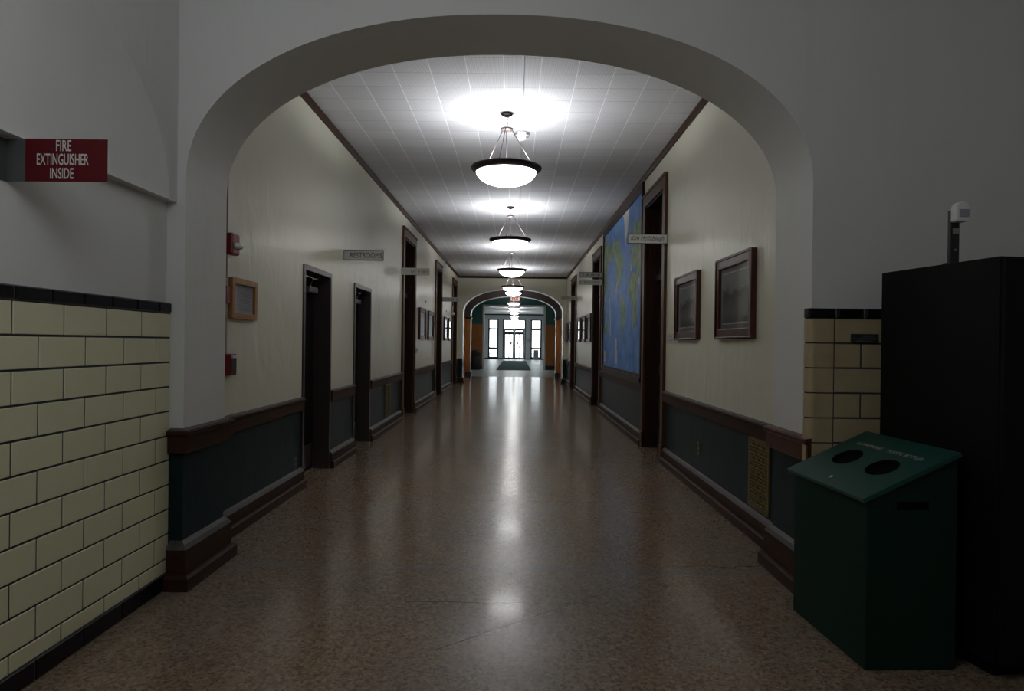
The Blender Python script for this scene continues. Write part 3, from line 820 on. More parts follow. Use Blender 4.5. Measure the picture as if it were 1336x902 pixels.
wood_door(4, LD[3], WL, -1, 'tall brown wood door fourth along the left wall')
wood_door(5, LD[4], WL, -1, 'last tall wood door on the left, next to the far arch')
wood_door(6, RD[0], WR, 1, 'tall brown wood door right of the world map')
wood_door(7, RD[1], WR, 1, 'tall wood door on the right just past the world map')
wood_door(8, RD[2], WR, 1, 'last tall wood door on the right, next to the far arch')

# ================================================================== PENDANT LAMPS
BULB_W = 52.0
def make_lamp(loc, label):
    t = thing('pendant_lamp', loc, label, 'lamp', 'bowl pendant lamps down the middle of the ceiling')
    x, y, z = loc; c = Vector(loc)
    m = MB(); m.lathe([(0.0005, -0.036), (0.022, -0.034), (0.050, -0.020), (0.060, -0.006), (0.060, 0.0), (0.0005, 0.0)], c, 32)
    m.build('canopy', 'bronze', t)
    m = MB()
    for k in range(4):
        m.torus(c+Vector((0, 0, -0.050-0.024*k)), (1, 0, 0) if k % 2 else (0, 1, 0), 0.013, 0.003)
    m.build('chain', 'rod', t)
    m = MB(); m.lathe([(0.0005, -0.175), (0.040, -0.174), (0.060, -0.166), (0.064, -0.152), (0.054, -0.146), (0.0005, -0.142)], c, 32)
    m.build('hub', 'rod', t)
    for a in (19, 139, 259):
        a = math.radians(a); d = Vector((math.cos(a), math.sin(a), 0))
        m = MB(); m.tube(c+d*0.060+Vector((0, 0, -0.165)), c+d*0.312+Vector((0, 0, -0.530)), 0.0042, None, 10)
        m.lathe([(0.001, -0.012), (0.010, -0.008), (0.010, 0.008), (0.001, 0.012)], c+d*0.312+Vector((0, 0, -0.524)), 12)
        m.build('rod', 'rod', t)
    m = MB(); m.tube(c+Vector((0, 0, -0.17)), c+Vector((0, 0, -0.46)), 0.0042, None, 10)
    m.tube(c+Vector((0, 0, -0.46)), c+Vector((0, 0, -0.50)), 0.02, 0.028, 16)
    m.build('stem', 'rod', t)
    m = MB(); m.lathe([(0.345, -0.545), (0.347, -0.536), (0.342, -0.528), (0.300, -0.522), (0.285, -0.532), (0.285, -0.560), (0.296, -0.582), (0.304, -0.582), (0.330, -0.560)], c, 64, closed=True)
    m.build('rim', 'bronze', t)
    m = MB(); pr = [(0.292*math.cos(q*PI/32), -0.566-0.140*math.sin(q*PI/32)) for q in range(16)]+[(0.0005, -0.706)]
    m.lathe(pr, c, 64)
    m.build('bowl', 'bowl', t, solid=0.006)
    L = bpy.data.lights.new('bulb', 'POINT'); L.energy = BULB_W; L.shadow_soft_size = 0.06; L.color = (0.945, 0.965, 1.0)
    lo = bpy.data.objects.new('bulb', L); C.objects.link(lo); lo.parent = t; lo.location = (0, 0, -0.580)
    return t
LX = -0.115
lamp = make_lamp((LX, 6.50, CEIL), 'largest bowl pendant lamp, nearest the arch')
spots = [(10.95, CEIL, 'second bowl pendant lamp down the corridor'), (15.40, CEIL, 'third bowl pendant lamp down the corridor'),
         (19.85, CEIL, 'fourth bowl pendant lamp, last before the far arch'), (24.25, 3.765, 'bowl pendant lamp in the lobby between the two far arches'),
         (31.0, 3.80, 'bowl pendant lamp in front of the teal wall'), (36.0, EC, 'first bowl pendant lamp beyond the square opening'),
         (41.0, EC, 'second bowl pendant lamp beyond the square opening'), (46.0, EC, 'third bowl pendant lamp beyond the square opening'),
         (51.0, EC, 'bowl pendant lamp nearest the entrance doors')]
for y, z, lb in spots: dup(lamp, (LX, y, z), lb)

# smoke detector and conduit on the ceiling
DX, DY = 0.035, 7.10
t = thing('smoke_detector', (DX, DY, CEIL), 'round white smoke detector on the ceiling behind the nearest lamp', 'smoke detector')
m = MB(); m.lathe([(0.0005, 0), (0.085, 0), (0.085, -0.022), (0.072, -0.036), (0.0005, -0.037)], (DX, DY, CEIL), 32)
m.build('base', 'off_white', t)
m = MB(); m.lathe([(0.054, -0.036), (0.052, -0.066), (0.036, -0.078), (0.0005, -0.080)], (DX, DY, CEIL), 32)
m.build('sensor_dome', 'off_white', t)
for k in range(4):
    a = PI/4+k*PI/2; m = MB(); d = Vector((math.cos(a), math.sin(a), 0)); e = Vector((-d.y, d.x, 0)); o = Vector((DX, DY, CEIL-0.034))
    m.obox(o+d*0.074-e*0.02, e*0.04, d*0.012, (0, 0, 0.022)); m.build('vent_slot', 'grey_metal', t, 0.002)
m = MB(); m.box(0.020, 0.040, YB, DY-0.08, CEIL-0.018, CEIL); m.box(0.020, 0.040, DY+0.08, YF, CEIL-0.018, CEIL)
tag(m.build('ceiling_conduit', 'conduit', None, 0.002), 'thin grey cable duct running down the middle of the ceiling', 'cable duct')

# EXIT sign in the hall beyond the second arch
ex, ey, ez = -0.05, 28.6, 3.27
t = thing('exit_sign', (ex, ey, ez-0.1), 'glowing pink exit sign hanging behind the lobby lamp', 'sign')
m = MB(); m.box(ex-0.20, ex+0.20, ey-0.03, ey+0.03, ez-0.10, ez+0.10); m.build('housing', 'grey_metal', t, 0.006)
m = MB(); m.box(ex-0.19, ex+0.19, ey-0.034, ey-0.029, ez-0.09, ez+0.09); m.build('face', 'exit_glow', t)
lettering([('EXIT', 0, 0, 0.28, 0.12)], (ex, ey-0.034, ez), (1,0,0), (0,0,1), t, 'red', 0.02)
m = MB(); m.tube((ex, ey, ez+0.10), (ex, ey, 3.80), 0.012); m.build('hanger', 'grey_metal', t)

# ================================================================== SIGNS
def flag_sign(side, y, z, w, h, label, plate, ink, border, text, scrib=None, shear=0.0, tsize=None, tx=0.0, gap=0.006):
    xw = WL if side < 0 else WR
    x0, x1 = (xw, xw+w) if side < 0 else (xw-w, xw)
    t = thing('wall_sign', (xw, y, z-h/2), label, 'sign', 'flag signs standing out from the corridor walls')
    m = MB(); b = 0.008
    m.box(x0+gap, x1-gap, y-0.006, y+0.006, z-h/2, z+h/2); m.build('plate', plate, t, 0.002)
    if border:
        m = MB(); u0, u1 = x0+gap, x1-gap; yy = y-0.0075
        m.box(u0, u1, yy, y-0.006, z+h/2-b, z+h/2); m.box(u0, u1, yy, y-0.006, z-h/2, z-h/2+b)
        m.box(u0, u0+b, yy, y-0.006, z-h/2+b, z+h/2-b); m.box(u1-b, u1, yy, y-0.006, z-h/2+b, z+h/2-b)
        m.build('border', border, t)
    m = MB(); m.box(xw, xw-math.copysign(0.012, side), y-0.015, y+0.015, z-h/2, z+h/2); m.build('bracket', 'grey_metal', t, 0.002)
    c = ((x0+x1)/2+tx, y-0.006, z)
    if text: lettering([(text, 0, 0, tsize[0], tsize[1])], c, (1,0,0), (0,0,1), t, ink, 0.0, shear)
    else: scribble(scrib, c, (1,0,0), (0,0,1), t, ink, seed=int(y*10))
    return t
flag_sign(-1, 7.45, 2.303, 0.462, 0.118, 'grey RESTROOMS sign with black border on the left wall', 'sign_grey', 'black_ink', 'black_ink', 'RESTROOMS', tsize=(0.355, 0.058), tx=0.028)
flag_sign(-1, 11.25, 2.535, 0.480, 0.118, 'pale unbordered sign by the first tall wood door on the left', 'sign_pale', 'grey_ink', None, None, [(-0.08, 0.06, 0.0, 0.045), (0.09, 0.20, 0.0, 0.045)])
flag_sign(-1, 17.47, 2.475, 0.450, 0.112, 'small grey sign farthest along the left wall', 'sign_grey', 'black_ink', None, None, [(-0.16, 0.18, 0.0, 0.05)])
flag_sign(1, 7.485, 2.529, 0.462, 0.112, 'white sign with italic name beside the world map', 'sign_white', 'black_ink', 'black_ink', 'Kim Hollabaugh', shear=0.35, tsize=(0.375, 0.064))
flag_sign(1, 13.17, 2.712, 0.466, 0.108, 'upper sign of two by the door past the map, dark bordered', 'sign_grey', 'black_ink', 'black_ink', None, [(-0.15, -0.02, 0.0, 0.04), (0.01, 0.19, 0.0, 0.04)])
flag_sign(1, 13.17, 2.570, 0.466, 0.110, 'lower sign of two by the door past the map, unbordered', 'sign_pale', 'grey_ink', None, None, [(-0.2, 0.0, 0.0, 0.04), (0.03, 0.18, 0.0, 0.04)])
flag_sign(1, 18.69, 2.633, 0.452, 0.112, 'small grey sign farthest along the right wall', 'sign_grey', 'grey_ink', None, None, [(-0.15, 0.15, 0.0, 0.045)])

# red fire extinguisher sign
sy, sx0, sx1, sz0, sz1 = 2.42, -1.800, -1.499, 1.904, 2.060
t = thing('fire_extinguisher_sign', (XT, sy, sz0), 'red FIRE EXTINGUISHER INSIDE sign above the yellow tiles', 'sign')
m = MB(); m.box(sx0, sx1, sy-0.002, sy+0.002, sz0, sz1); m.build('plate', 'red_sign', t, 0.0015)
m = MB(); m.box(-1.875, sx0+0.012, sy+0.002, sy+0.005, sz0, sz1-0.002); m.box(-1.875, -1.872, sy-0.03, sy+0.005, sz0, sz1-0.002); m.build('bracket', 'bracket_grey', t)
sc = ((sx0+sx1)/2-0.012, sy-0.002, (sz0+sz1)/2)
lettering([('FIRE', 0.003, 0.053, 0.056, 0.040), ('EXTINGUISHER', 0.0, 0.003, 0.190, 0.042), ('INSIDE', -0.003, -0.048, 0.086, 0.040)],
          sc, (1,0,0), (0,0,1), t, 'white_ink', 0.008)

# room plate beside the right door
t = thing('room_sign', (WR, 7.26, 1.36), 'small cream room plate under the nearest wood door on the right', 'sign')
t['label'] = 'small pale room plate between the wood door and the framed pictures'
m = MB(); m.box(WR-0.006, WR, 7.08, 7.46, 1.355, 1.463); m.build('plate', 'sign_pale', t, 0.002)
scribble([(-0.1, 0.08, 0.022, 0.022), (-0.13, 0.12, -0.022, 0.026)], (WR-0.006, 7.27, 1.409), (0,-1,0), (0,0,1), t, 'grey_ink', seed=4)

# black plaque on the tan tiles
t = thing('tile_plaque', (1.825, PY, 1.357), 'small black plaque with white print on the tan tiles', 'plaque')
m = MB(); m.box(1.755, 1.897, PY-0.006, PY+0.001, 1.358, 1.406); m.build('plate', 'black_ink', t, 0.001)
scribble([(-0.015, 0.05, 0.013, 0.007), (-0.06, 0.06, 0.0, 0.007), (-0.055, 0.04, -0.013, 0.007)], (1.826, PY-0.006, 1.382), (1,0,0), (0,0,1), t, 'grey_ink', seed=9)

# ================================================================== PICTURES
def picture(side, y0, y1, label, z0=1.392, z1=2.035, rnd=0):
    """y0 nearer end"""
    xw = WL if side < 0 else WR; s = -side
    c = (xw, (y0+y1)/2, z0)
    t = thing('framed_picture', c, label, 'framed picture', 'landscape pictures in dark wood frames along the walls')
    X = lambda d: xw+s*d
    w = 0.078
    f = MB()
    def bar(ya, yb, za, zb):
        f.box(X(0.0), X(0.034), ya, yb, za, zb)
    bar(y0, y0+w, z0, z1); bar(y1-w, y1, z0, z1); bar(y0+w, y1-w, z0, z0+w); bar(y0+w, y1-w, z1-w, z1)
    e = 0.016
    f.box(X(0.034), X(0.042), y0, y0+e, z0, z1); f.box(X(0.034), X(0.042), y1-e, y1, z0, z1)
    f.box(X(0.034), X(0.042), y0+e, y1-e, z0, z0+e); f.box(X(0.034), X(0.042), y0+e, y1-e, z1-e, z1)
    f.build('frame', 'cherry', t, 0.004)
    a, b, p, q = y0+w, y1-w, z0+w, z1-w
    m = MB(); m.box(X(0.004), X(0.010), a, b, p, q); mt = m.build('mat_board', 'mat_board', t)
    k = 0.038
    m = MB(); m.box(X(0.010), X(0.0115), a+k, b-k, p+k, q-k); m.build('mat_edge', 'mat_bevel', t)
    m = MB(); k += 0.011
    me = MB(); cz = (z0+z1)/2; cy = (y0+y1)/2
    # centre the print's own origin for its landscape
    pr = bpy.data.objects.new('photograph', None)
    mm = MB(); mm.box(X(0.0115), X(0.0128), a+k, b-k, p+k, q-k)
    o = mm.build('photograph', 'photo', t)
    bpy.data.objects.remove(pr)
    off = Vector((0, 0, (z1-z0)/2))
    for v in o.data.vertices: v.co -= off
    o.location = off
    m = MB(); m.box(X(0.020), X(0.022), a, b, p, q); m.build('glass', 'pic_glass', t)
    return t
pn = picture(1, 4.70, 5.56, 'largest framed landscape picture, nearest the arch on right wall')
def pic_copy(y0, y1, label): return dup(pn, (WR, (y0+y1)/2, 1.392), label)
pic_copy(6.12, 6.98, 'framed landscape picture next to the room plate on the right wall')
pic_copy(14.88, 15.74, 'framed picture right after the door past the map, nearest of three')
pic_copy(16.08, 16.94, 'middle of three framed pictures past the map on right wall')
pic_copy(17.28, 18.14, 'farthest of three framed pictures before the last right door')
pic_copy(20.40, 21.26, 'framed picture just past the last right door')
pic_copy(21.41, 22.27, 'framed picture on right wall closest to the far arch')
pl = picture(-1, 13.24, 14.12, 'nearest framed picture on the left wall, past first wood door')
def pic_copy_l(y0, y1, label): return dup(pl, (WL, (y0+y1)/2, 1.392), label)
pic_copy_l(14.58, 15.46, 'second framed picture on the left wall, before the second wood door')
pic_copy_l(17.80, 18.68, 'third framed picture on the left wall, past the second wood door')
pic_copy_l(18.98, 19.86, 'fourth framed picture on the left wall, before the last door')

# framed notice in light oak beside the alarms
y0, y1, z0, z1 = 4.49, 4.92, 1.480, 1.762
t = thing('framed_notice', (WL, (y0+y1)/2, z0), 'printed notice in light oak frame near the arch on the left wall', 'framed notice')
f = MB(); w = 0.042
for ya, yb, za, zb in ((y0, y0+w, z0, z1), (y1-w, y1, z0, z1), (y0+w, y1-w, z0, z0+w), (y0+w, y1-w, z1-w, z1)): f.box(WL, WL+0.030, ya, yb, za, zb)
f.build('frame', 'light_oak', t, 0.003)
m = MB(); m.box(WL+0.004, WL+0.010, y0+w, y1-w, z0+w, z1-w); m.build('paper', 'paper', t)
scribble([(-0.11, 0.13, 0.085-0.016*k, 0.008) for k in range(11)], (WL+0.010, (y0+y1)/2, (z0+z1)/2), (0,1,0), (0,0,1), t, 'grey_ink', 'printed_text', seed=3)
m = MB(); m.box(WL+0.018, WL+0.020, y0+w, y1-w, z0+w, z1-w); m.build('glass', 'pic_glass', t)

# ================================================================== ALARMS
t = thing('fire_alarm_strobe', (WL, 4.48, 1.91), 'red fire alarm strobe with clear lens high beside the arch', 'fire alarm')
m = MB(); m.box(WL, WL+0.055, 4.42, 4.54, 1.908, 2.052); m.build('housing', 'red', t, 0.012)
m = MB(); m.lathe([(0.0005, -0.020), (0.030, -0.020), (0.040, 0.0), (0.030, 0.020), (0.0005, 0.024)], (WL+0.062, 4.48, 1.968), 12)
m.build('strobe_lens', 'strobe_lens', t)
t = thing('alarm_sounder', (WL, 4.43, 1.50), 'small dark red sounder on cream plate beside the framed notice', 'fire alarm')
m = MB(); m.box(WL, WL+0.008, 4.385, 4.465, 1.495, 1.745); m.build('plate', 'conduit_cream', t, 0.002)
m = MB(); m.box(WL+0.008, WL+0.028, 4.395, 4.455, 1.575, 1.695); m.build('sounder_body', 'red', t, 0.004)
m = MB(); m.tube((WL+0.008, 4.425, 1.72), (WL+0.011, 4.425, 1.72), 0.006); m.build('screw', 'black_ink', t)
t = thing('alarm_pull_switch', (WL, 4.47, 1.096), 'red pull station with black face low beside the arch', 'fire alarm')
m = MB(); m.box(WL, WL+0.048, 4.42, 4.52, 1.096, 1.240); m.build('housing', 'red', t, 0.004)
m = MB(); m.box(WL+0.048, WL+0.052, 4.432, 4.508, 1.115, 1.205); m.build('face_plate', 'black_ink', t)
m = MB(); m.box(WL+0.048, WL+0.060, 4.438, 4.502, 1.212, 1.228); m.build('pull_handle', 'off_white', t, 0.003)
m = MB(); m.box(WL, WL+0.016, 4.425, 4.441, 2.052, CEIL-0.066); m.box(WL, WL+0.016, 4.425, 4.441, 1.745, 1.908); m.box(WL, WL+0.016, 4.425, 4.441, 1.240, 1.495)
tag(m.build('wall_conduit', 'conduit_cream', None, 0.002), 'thin vertical cable duct linking the red alarms by the arch', 'cable duct')

# outlets and switches
def outlet(xw, s, y, z, mat, label, name='outlet'):
    t = thing(name, (xw, y, z-0.057), label, 'electrical outlet')
    m = MB(); m.box(xw, xw+s*0.006, y-0.036, y+0.036, z-0.058, z+0.058); m.build('cover_plate', mat, t, 0.002)
    for dz in (-0.022, 0.022):
        m = MB(); m.tube((xw+s*0.006, y, z+dz), (xw+s*0.008, y, z+dz), 0.016, None, 16); m.build('socket', 'black_ink', t)
outlet(WR, -1, 6.13, 0.39, 'brass', 'brass outlet in the green wainscot below the second right picture')
outlet(WL, 1, 5.89, 0.235, 'steel_frame', 'small dark outlet low on the green wainscot by the first left door')
t = thing('switch_plate', (WL, 13.05, 1.12), 'grey switch plate on left wall below the first framed picture', 'switch')
m = MB(); m.box(WL, WL+0.006, 12.95, 13.17, 1.12, 1.24); m.build('cover_plate', 'sign_grey', t, 0.002)
for k in range(2):
    m = MB(); m.box(WL+0.006, WL+0.016, 13.0+0.08*k, 13.02+0.08*k, 1.165, 1.195); m.build('toggle', 'off_white', t)
def num_tag(y, z, label):
    m = MB(); m.box(WL, WL+0.012, y-0.05, y+0.05, z-0.02, z+0.02)
    tag(m.build('wall_tag', 'grey_metal', None, 0.002), label, 'tag')
num_tag(14.25, 2.21, 'tiny dark tag on left wall above the first two pictures')
num_tag(18.5, 2.22, 'tiny dark tag on left wall above the third picture')
t = thing('wall_mount_light', (WL, 20.0, 2.15), 'small white fitting on the left wall under the farthest sign', 'fitting')
m = MB(); m.box(WL, WL+0.05, 19.96, 20.04, 2.26, 2.44); m.build('bracket', 'sign_grey', t, 0.004)
m = MB(); m.lathe([(0.0005, -0.05), (0.035, -0.035), (0.05, 0.0), (0.035, 0.035), (0.0005, 0.05)], (WL+0.05, 20.0, 2.21), 16); m.build('globe', 'off_white', t)

# ================================================================== VENT GRILLES
def grille(xw, s, y0, y1, z0, z1, label):
    t = thing('vent_grille', (xw, (y0+y1)/2, z0), label, 'vent grille', 'ornate gold grilles in the wainscot')
    X = lambda d: xw+s*d
    m = MB(); m.box(X(0.0), X(0.003), y0+0.02, y1-0.02, z0+0.02, z1-0.02); m.build('shade_backing', 'recess_shade', t)  # flat black backing painted as the shade behind the lattice
    m = MB(); w = 0.028
    for ya, yb, za, zb in ((y0, y0+w, z0, z1), (y1-w, y1, z0, z1), (y0+w, y1-w, z0, z0+w), (y0+w, y1-w, z1-w, z1)): m.box(X(0), X(0.010), ya, yb, za, zb)
    m.build('frame', 'brass_dull', t, 0.003)
    m = MB(); a, b, p, q = y0+w, y1-w, z0+w, z1-w
    ny = 7; nz = max(3, round((q-p)/((b-a)/ny))); dy = (b-a)/ny; dz = (q-p)/nz
    for i in range(ny):
        for j in range(nz):
            cy, cz = a+dy*(i+0.5), p+dz*(j+0.5)
            m.torus((X(0.006), cy, cz), (1, 0, 0), dy*0.34, 0.0045, 10, 4)
            for k in range(4):
                an = PI/4+k*PI/2; u = Vector((0, math.cos(an), math.sin(an)))
                m.tube(Vector((X(0.006), cy, cz))+u*dy*0.34, Vector((X(0.006), cy, cz))+u*dy*0.72, 0.0055, None, 5)
            if (i+j) % 2 == 0: m.tube((X(0.003), cy, cz), (X(0.008), cy, cz), dy*0.20, None, 8)
    m.build('lattice', 'brass_dull', t)
grille(WR, -1, 4.41, 4.80, 0.20, 0.698, 'gold ornate vent grille beside the near arch on the right')
grille(WL, 1, 9.93, 10.34, 0.19, 0.698, 'gold vent grille between steel and wood doors on the left')

# ================================================================== WORLD MAP
MY0, MY1 = 8.88, 12.86
t = thing('world_map', (WR, (MY0+MY1)/2, 0.83), 'huge blue and green world map framed on the right wall', 'world map')
f = MB(); w = 0.055
f.box(WR, WR-0.035, MY0, MY0+w, 0.83, CEIL-0.066); f.box(WR, WR-0.035, MY1-w, MY1, 0.83, CEIL-0.066)
f.box(WR, WR-0.035, MY0+w, MY1-w, CEIL-0.185, CEIL-0.066); f.box(WR, WR-0.045, MY0, MY1, 0.826, 0.90)
f.box(WR, WR-0.028, MY0+w, MY1-w, 0.90, 0.945)
f.build('frame', 'wood_z', t, 0.004)
ya, yb, za, zb = MY1-w, MY0+w, 0.945, CEIL-0.185      # ya = left edge as seen
m = MB(); xm = WR-0.012
m.box(WR, xm, yb, ya, za, zb, 0)
S = 0.66
def pt(lon, lat):
    lon = lon % 360
    if lon < 96: lon += 360
    u = (lon-100)*PI/180*S; z = 1.97+S*math.log(math.tan(PI/4+math.radians(lat)/2))
    return (ya-min(max(u, 0.004), ya-yb-0.004), min(max(z, za+0.004), zb-0.004))
def land(pts, mi=1, lift=0.0012):
    P = [pt(*p) for p in pts]
    # roughen the coast a little
    R = random.Random(len(pts)+int(pts[0][0])); Q = []
    for p, q in zip(P, P[1:]+P[:1]):
        Q.append(p)
        for k in (1, 2):
            v = Vector(p).lerp(Vector(q), k/3); Q.append((v.x+R.uniform(-.018, .018), v.y+R.uniform(-.018, .018)))
    Q = [(min(max(a, yb+0.004), ya-0.004), min(max(b, za+0.004), zb-0.004)) for a, b in Q]
    import bmesh
    bm = bmesh.new(); vs = [bm.verts.new((xm-lift, a, b)) for a, b in Q]
    es = [bm.edges.new((vs[i], vs[(i+1) % len(vs)])) for i in range(len(vs))]
    r = bmesh.ops.triangle_fill(bm, edges=es, use_beauty=True)
    bm.verts.index_update()
    m.mesh([v.co[:] for v in bm.verts], [tuple(v.index for v in fc.verts) for fc in bm.faces], mi)
    bm.free()
land([(101,22),(108,20),(106,10),(109,12),(109,20),(117,24),(121,30),(122,37),(118,39),(124,40),(126,35),(129,36),(128,42),(135,45),(141,53),(137,55),(143,60),(155,60),(157,52),(163,58),(170,60),(179,63),(189,66),(180,69),(160,71),(140,73),(120,74),(105,77),(101,75)])
land([(114,-22),(122,-17),(130,-12),(136,-12),(141,-17),(143,-11),(146,-19),(153,-27),(150,-37),(141,-38),(136,-34),(130,-32),(118,-35),(115,-33)])
land([(131,-1),(141,-3),(150,-10),(141,-9),(135,-5)]); land([(110,2),(117,6),(119,1),(115,-4),(110,-2)]); land([(101,3),(104,-1),(106,-6),(101,-2)])
land([(131,32),(137,35),(141,37),(142,43),(139,38),(133,35)]); land([(172,-35),(178,-38),(174,-42),(167,-46),(172,-41)])
land([(192,66),(203,71),(220,70),(235,69),(250,68),(264,68),(267,63),(266,58),(277,55),(281,51),(283,58),(282,62),(294,59),(304,52),(299,47),(294,44),(290,42),(285,40),(284,36),(279,32),(280,26),(278,29),(270,30),(263,28),(262,22),(266,18),(270,21),(272,16),(277,14),(278,9),(276,11),(268,14),(258,18),(254,22),(247,31),(246,30),(242,34),(236,40),(236,48),(230,54),(222,59),(210,60),(202,57),(196,60),(194,63)])
for a in ([(244,72),(258,73),(258,69),(246,69)], [(270,73),(282,70),(294,65),(286,66),(276,71)], [(268,77),(284,81),(296,82),(284,77)], [(238,75),(248,77),(252,75)]): land(a)
land([(287,77),(295,81),(320,83),(340,81),(340,74),(332,69),(320,66),(315,60),(308,65),(305,72),(298,76)], 2)
land([(281,8),(288,12),(298,10),(308,5),(315,-1),(325,-7),(319,-22),(310,-28),(303,-36),(297,-40),(293,-46),(291,-53),(286,-50),(287,-38),(289,-20),(279,-7),(280,0)])
land([(343,15),(344,21),(351,29),(358,35),(370,37),(371,33),(392,31),(395,28),(403,12),(411,11),(402,-2),(400,-15),(395,-25),(388,-34),(379,-34),(374,-22),(372,-8),(369,4),(355,5),(347,8)])
land([(404,-13),(409,-16),(407,-25),(404,-22)])
land([(351,37),(351,43),(358,44),(356,48),(363,51),(368,54),(371,57),(380,55),(390,60),(383,60),(381,64),(385,66),(378,60),(372,57),(366,58),(365,62),(374,68),(388,71),(400,68),(404,66),(420,69),(430,72),(429,66),(428,45),(428,25),(421,25),(416,26),(410,30),(417,24),(415,18),(405,13),(395,27),(396,36),(387,37),(386,40),(389,45),(383,39),(379,42),(372,45),(378,38),(370,43),(363,43),(357,37)])
land([(354,50),(362,51),(358,58),(354,58)]); land([(336,64),(346,66),(345,63),(340,63)], 2)
def legend(ua, ub, z0, z1): m.face([(xm-0.0014, ya-ua, z0), (xm-0.0014, ya-ub, z0), (xm-0.0014, ya-ub, z1), (xm-0.0014, ya-ua, z1)], 3)
legend(1.52, 1.78, 1.02, 1.25); legend(1.55, 1.70, 1.25, 1.44); legend(0.10, 0.42, 1.02, 1.22); legend(0.9, 0.98, 1.50, 1.95)
for u, z in ((0.14, 2.15), (0.75, 2.08), (1.55, 2.22), (1.42, 2.10), (1.62, 2.30), (3.0, 2.42), (3.62, 2.17)): legend(u, u+0.07, z, z+0.09)
m.build('map_sheet', ['ocean', 'land', 'ice', 'legend'], t, fix=False)

# ================================================================== CABINET, SENSOR, BIN
A = Vector((1.825, 3.335, 0)); e1 = Vector((0.173, -1, 0)).normalized(); e2 = Vector((1, 0.173, 0)).normalized()
CW, CD, CH = 0.69, 0.97, 1.709
t = thing('storage_cabinet', tuple(A+e1*CW/2+e2*CD/2), 'tall black cabinet behind the green recycling bin', 'cabinet')
m = MB(); up = Vector((0, 0, 1))
m.obox(A+up*0.06, e1*(CW-0.022), e2*(CD-0.15), up*(CH-0.06))
m.obox(A+e2*0.03+e1*0.03, e1*(CW-0.09), e2*(CD-0.21), up*0.06)
m.build('body', 'black_cab', t, 0.004)
DW = (CD-0.15)/2
for k in range(2):
    m = MB(); m.obox(A+e1*(CW-0.021)+e2*(0.003+k*DW)+up*0.065, e2*(DW-0.006), e1*0.020, up*(CH-0.075))
    d = m.build('cabinet_door', 'black_cab', t, 0.003)
    m = MB(); m.obox(A+e1*CW+e2*(DW-0.05 if k == 0 else DW+0.038)+up*0.95, e2*0.012, e1*0.022, up*0.14); m.build('handle', 'black_post', d, 0.003)
sx, sy2 = 1.928, 2.95
t = thing('motion_sensor', (sx, sy2, CH), 'white motion sensor on a black post atop the cabinet', 'motion sensor')
m = MB(); m.box(sx-0.019, sx+0.019, sy2-0.012, sy2+0.012, CH, 1.945); m.box(sx-0.03, sx+0.03, sy2-0.03, sy2+0.03, CH, CH+0.006)
po = m.build('post', 'black_post', t, 0.002)
m = MB(); m.box(sx-0.012, sx+0.014, sy2-0.016, sy2-0.012, 1.84, 1.865); m.tube((sx, sy2-0.018, 1.77), (sx, sy2-0.012, 1.77), 0.004); m.build('clip', 'grey_metal', po)
cx_ = sx+0.006; z0, z1 = 1.889, 1.977
prof = [(-0.028, z0+0.006), (-0.024, z0), (0.024, z0), (0.028, z0+0.006)]+[(0.028*math.cos(k*PI/10), z1-0.028+0.028*math.sin(k*PI/10)) for k in range(11)]
m = MB(); ya_, yb_ = sy2-0.056, sy2-0.012
m.face([(cx_+p, ya_, z) for p, z in prof]); m.face([(cx_+p, yb_, z) for p, z in prof][::-1])
for (p, q) in zip(prof, prof[1:]+prof[:1]): m.face([(cx_+p[0], ya_, p[1]), (cx_+q[0], ya_, q[1]), (cx_+q[0], yb_, q[1]), (cx_+p[0], yb_, p[1])])
m.build('sensor_body', 'off_white', t, 0.004)
m = MB(); m.box(cx_-0.017, cx_+0.024, ya_-0.003, ya_+0.002, z0+0.018, z0+0.052); m.build('lens', 'lens_grey', t, 0.002)

# recycling bin: low front towards the corridor, sloped lid
O = Vector((1.422, 3.375, 0)); b1 = Vector((0.056, -1, 0)).normalized(); b2 = Vector((1, 0.056, 0)).normalized()
BW, BD, ZF, ZB = 0.63, 0.385, 0.705, 0.885
t = thing('recycling_bin', tuple(O+b1*BW/2+b2*BD/2), 'dark green recycling bin with sloped two-hole lid', 'recycling bin')
m = MB()
sl = (ZB-ZF)/BD
def bp(u, v, z): return O+b1*u+b2*v+Vector((0, 0, z))
pr = [(0.0, 0.0), (BD, 0.0), (BD, ZB), (0.0, ZF)]
for u, flip in ((0, False), (BW, True)):
    fc = [bp(u, v, z) for v, z in pr]; m.face(fc[::-1] if flip else fc)
for (p, q) in zip(pr, pr[1:]+pr[:1]): m.face([bp(0, *p), bp(0, *q), bp(BW, *q), bp(BW, *p)])
m.build('body', 'bin_green', t, 0.004)
# lid plate with two oval holes (cut open over black discs painted as shade)
sd = Vector((b2.x, b2.y, sl)).normalized(); nrm = b1.cross(sd); nrm = nrm if nrm.z > 0 else -nrm
L0 = bp(-0.020, -0.022, ZF-0.022*sl)+nrm*0.0035
LU, LV, LT = BW+0.040, (BD+0.022)*math.sqrt(1+sl*sl)+0.006, 0.018
def lp(u, v, h=0.0): return L0+b1*u+sd*v+nrm*h
HOLES = [(0.200, 0.222), (0.475, 0.222)]; HA, HB = 0.078, 0.066
m = MB(); NS = 40
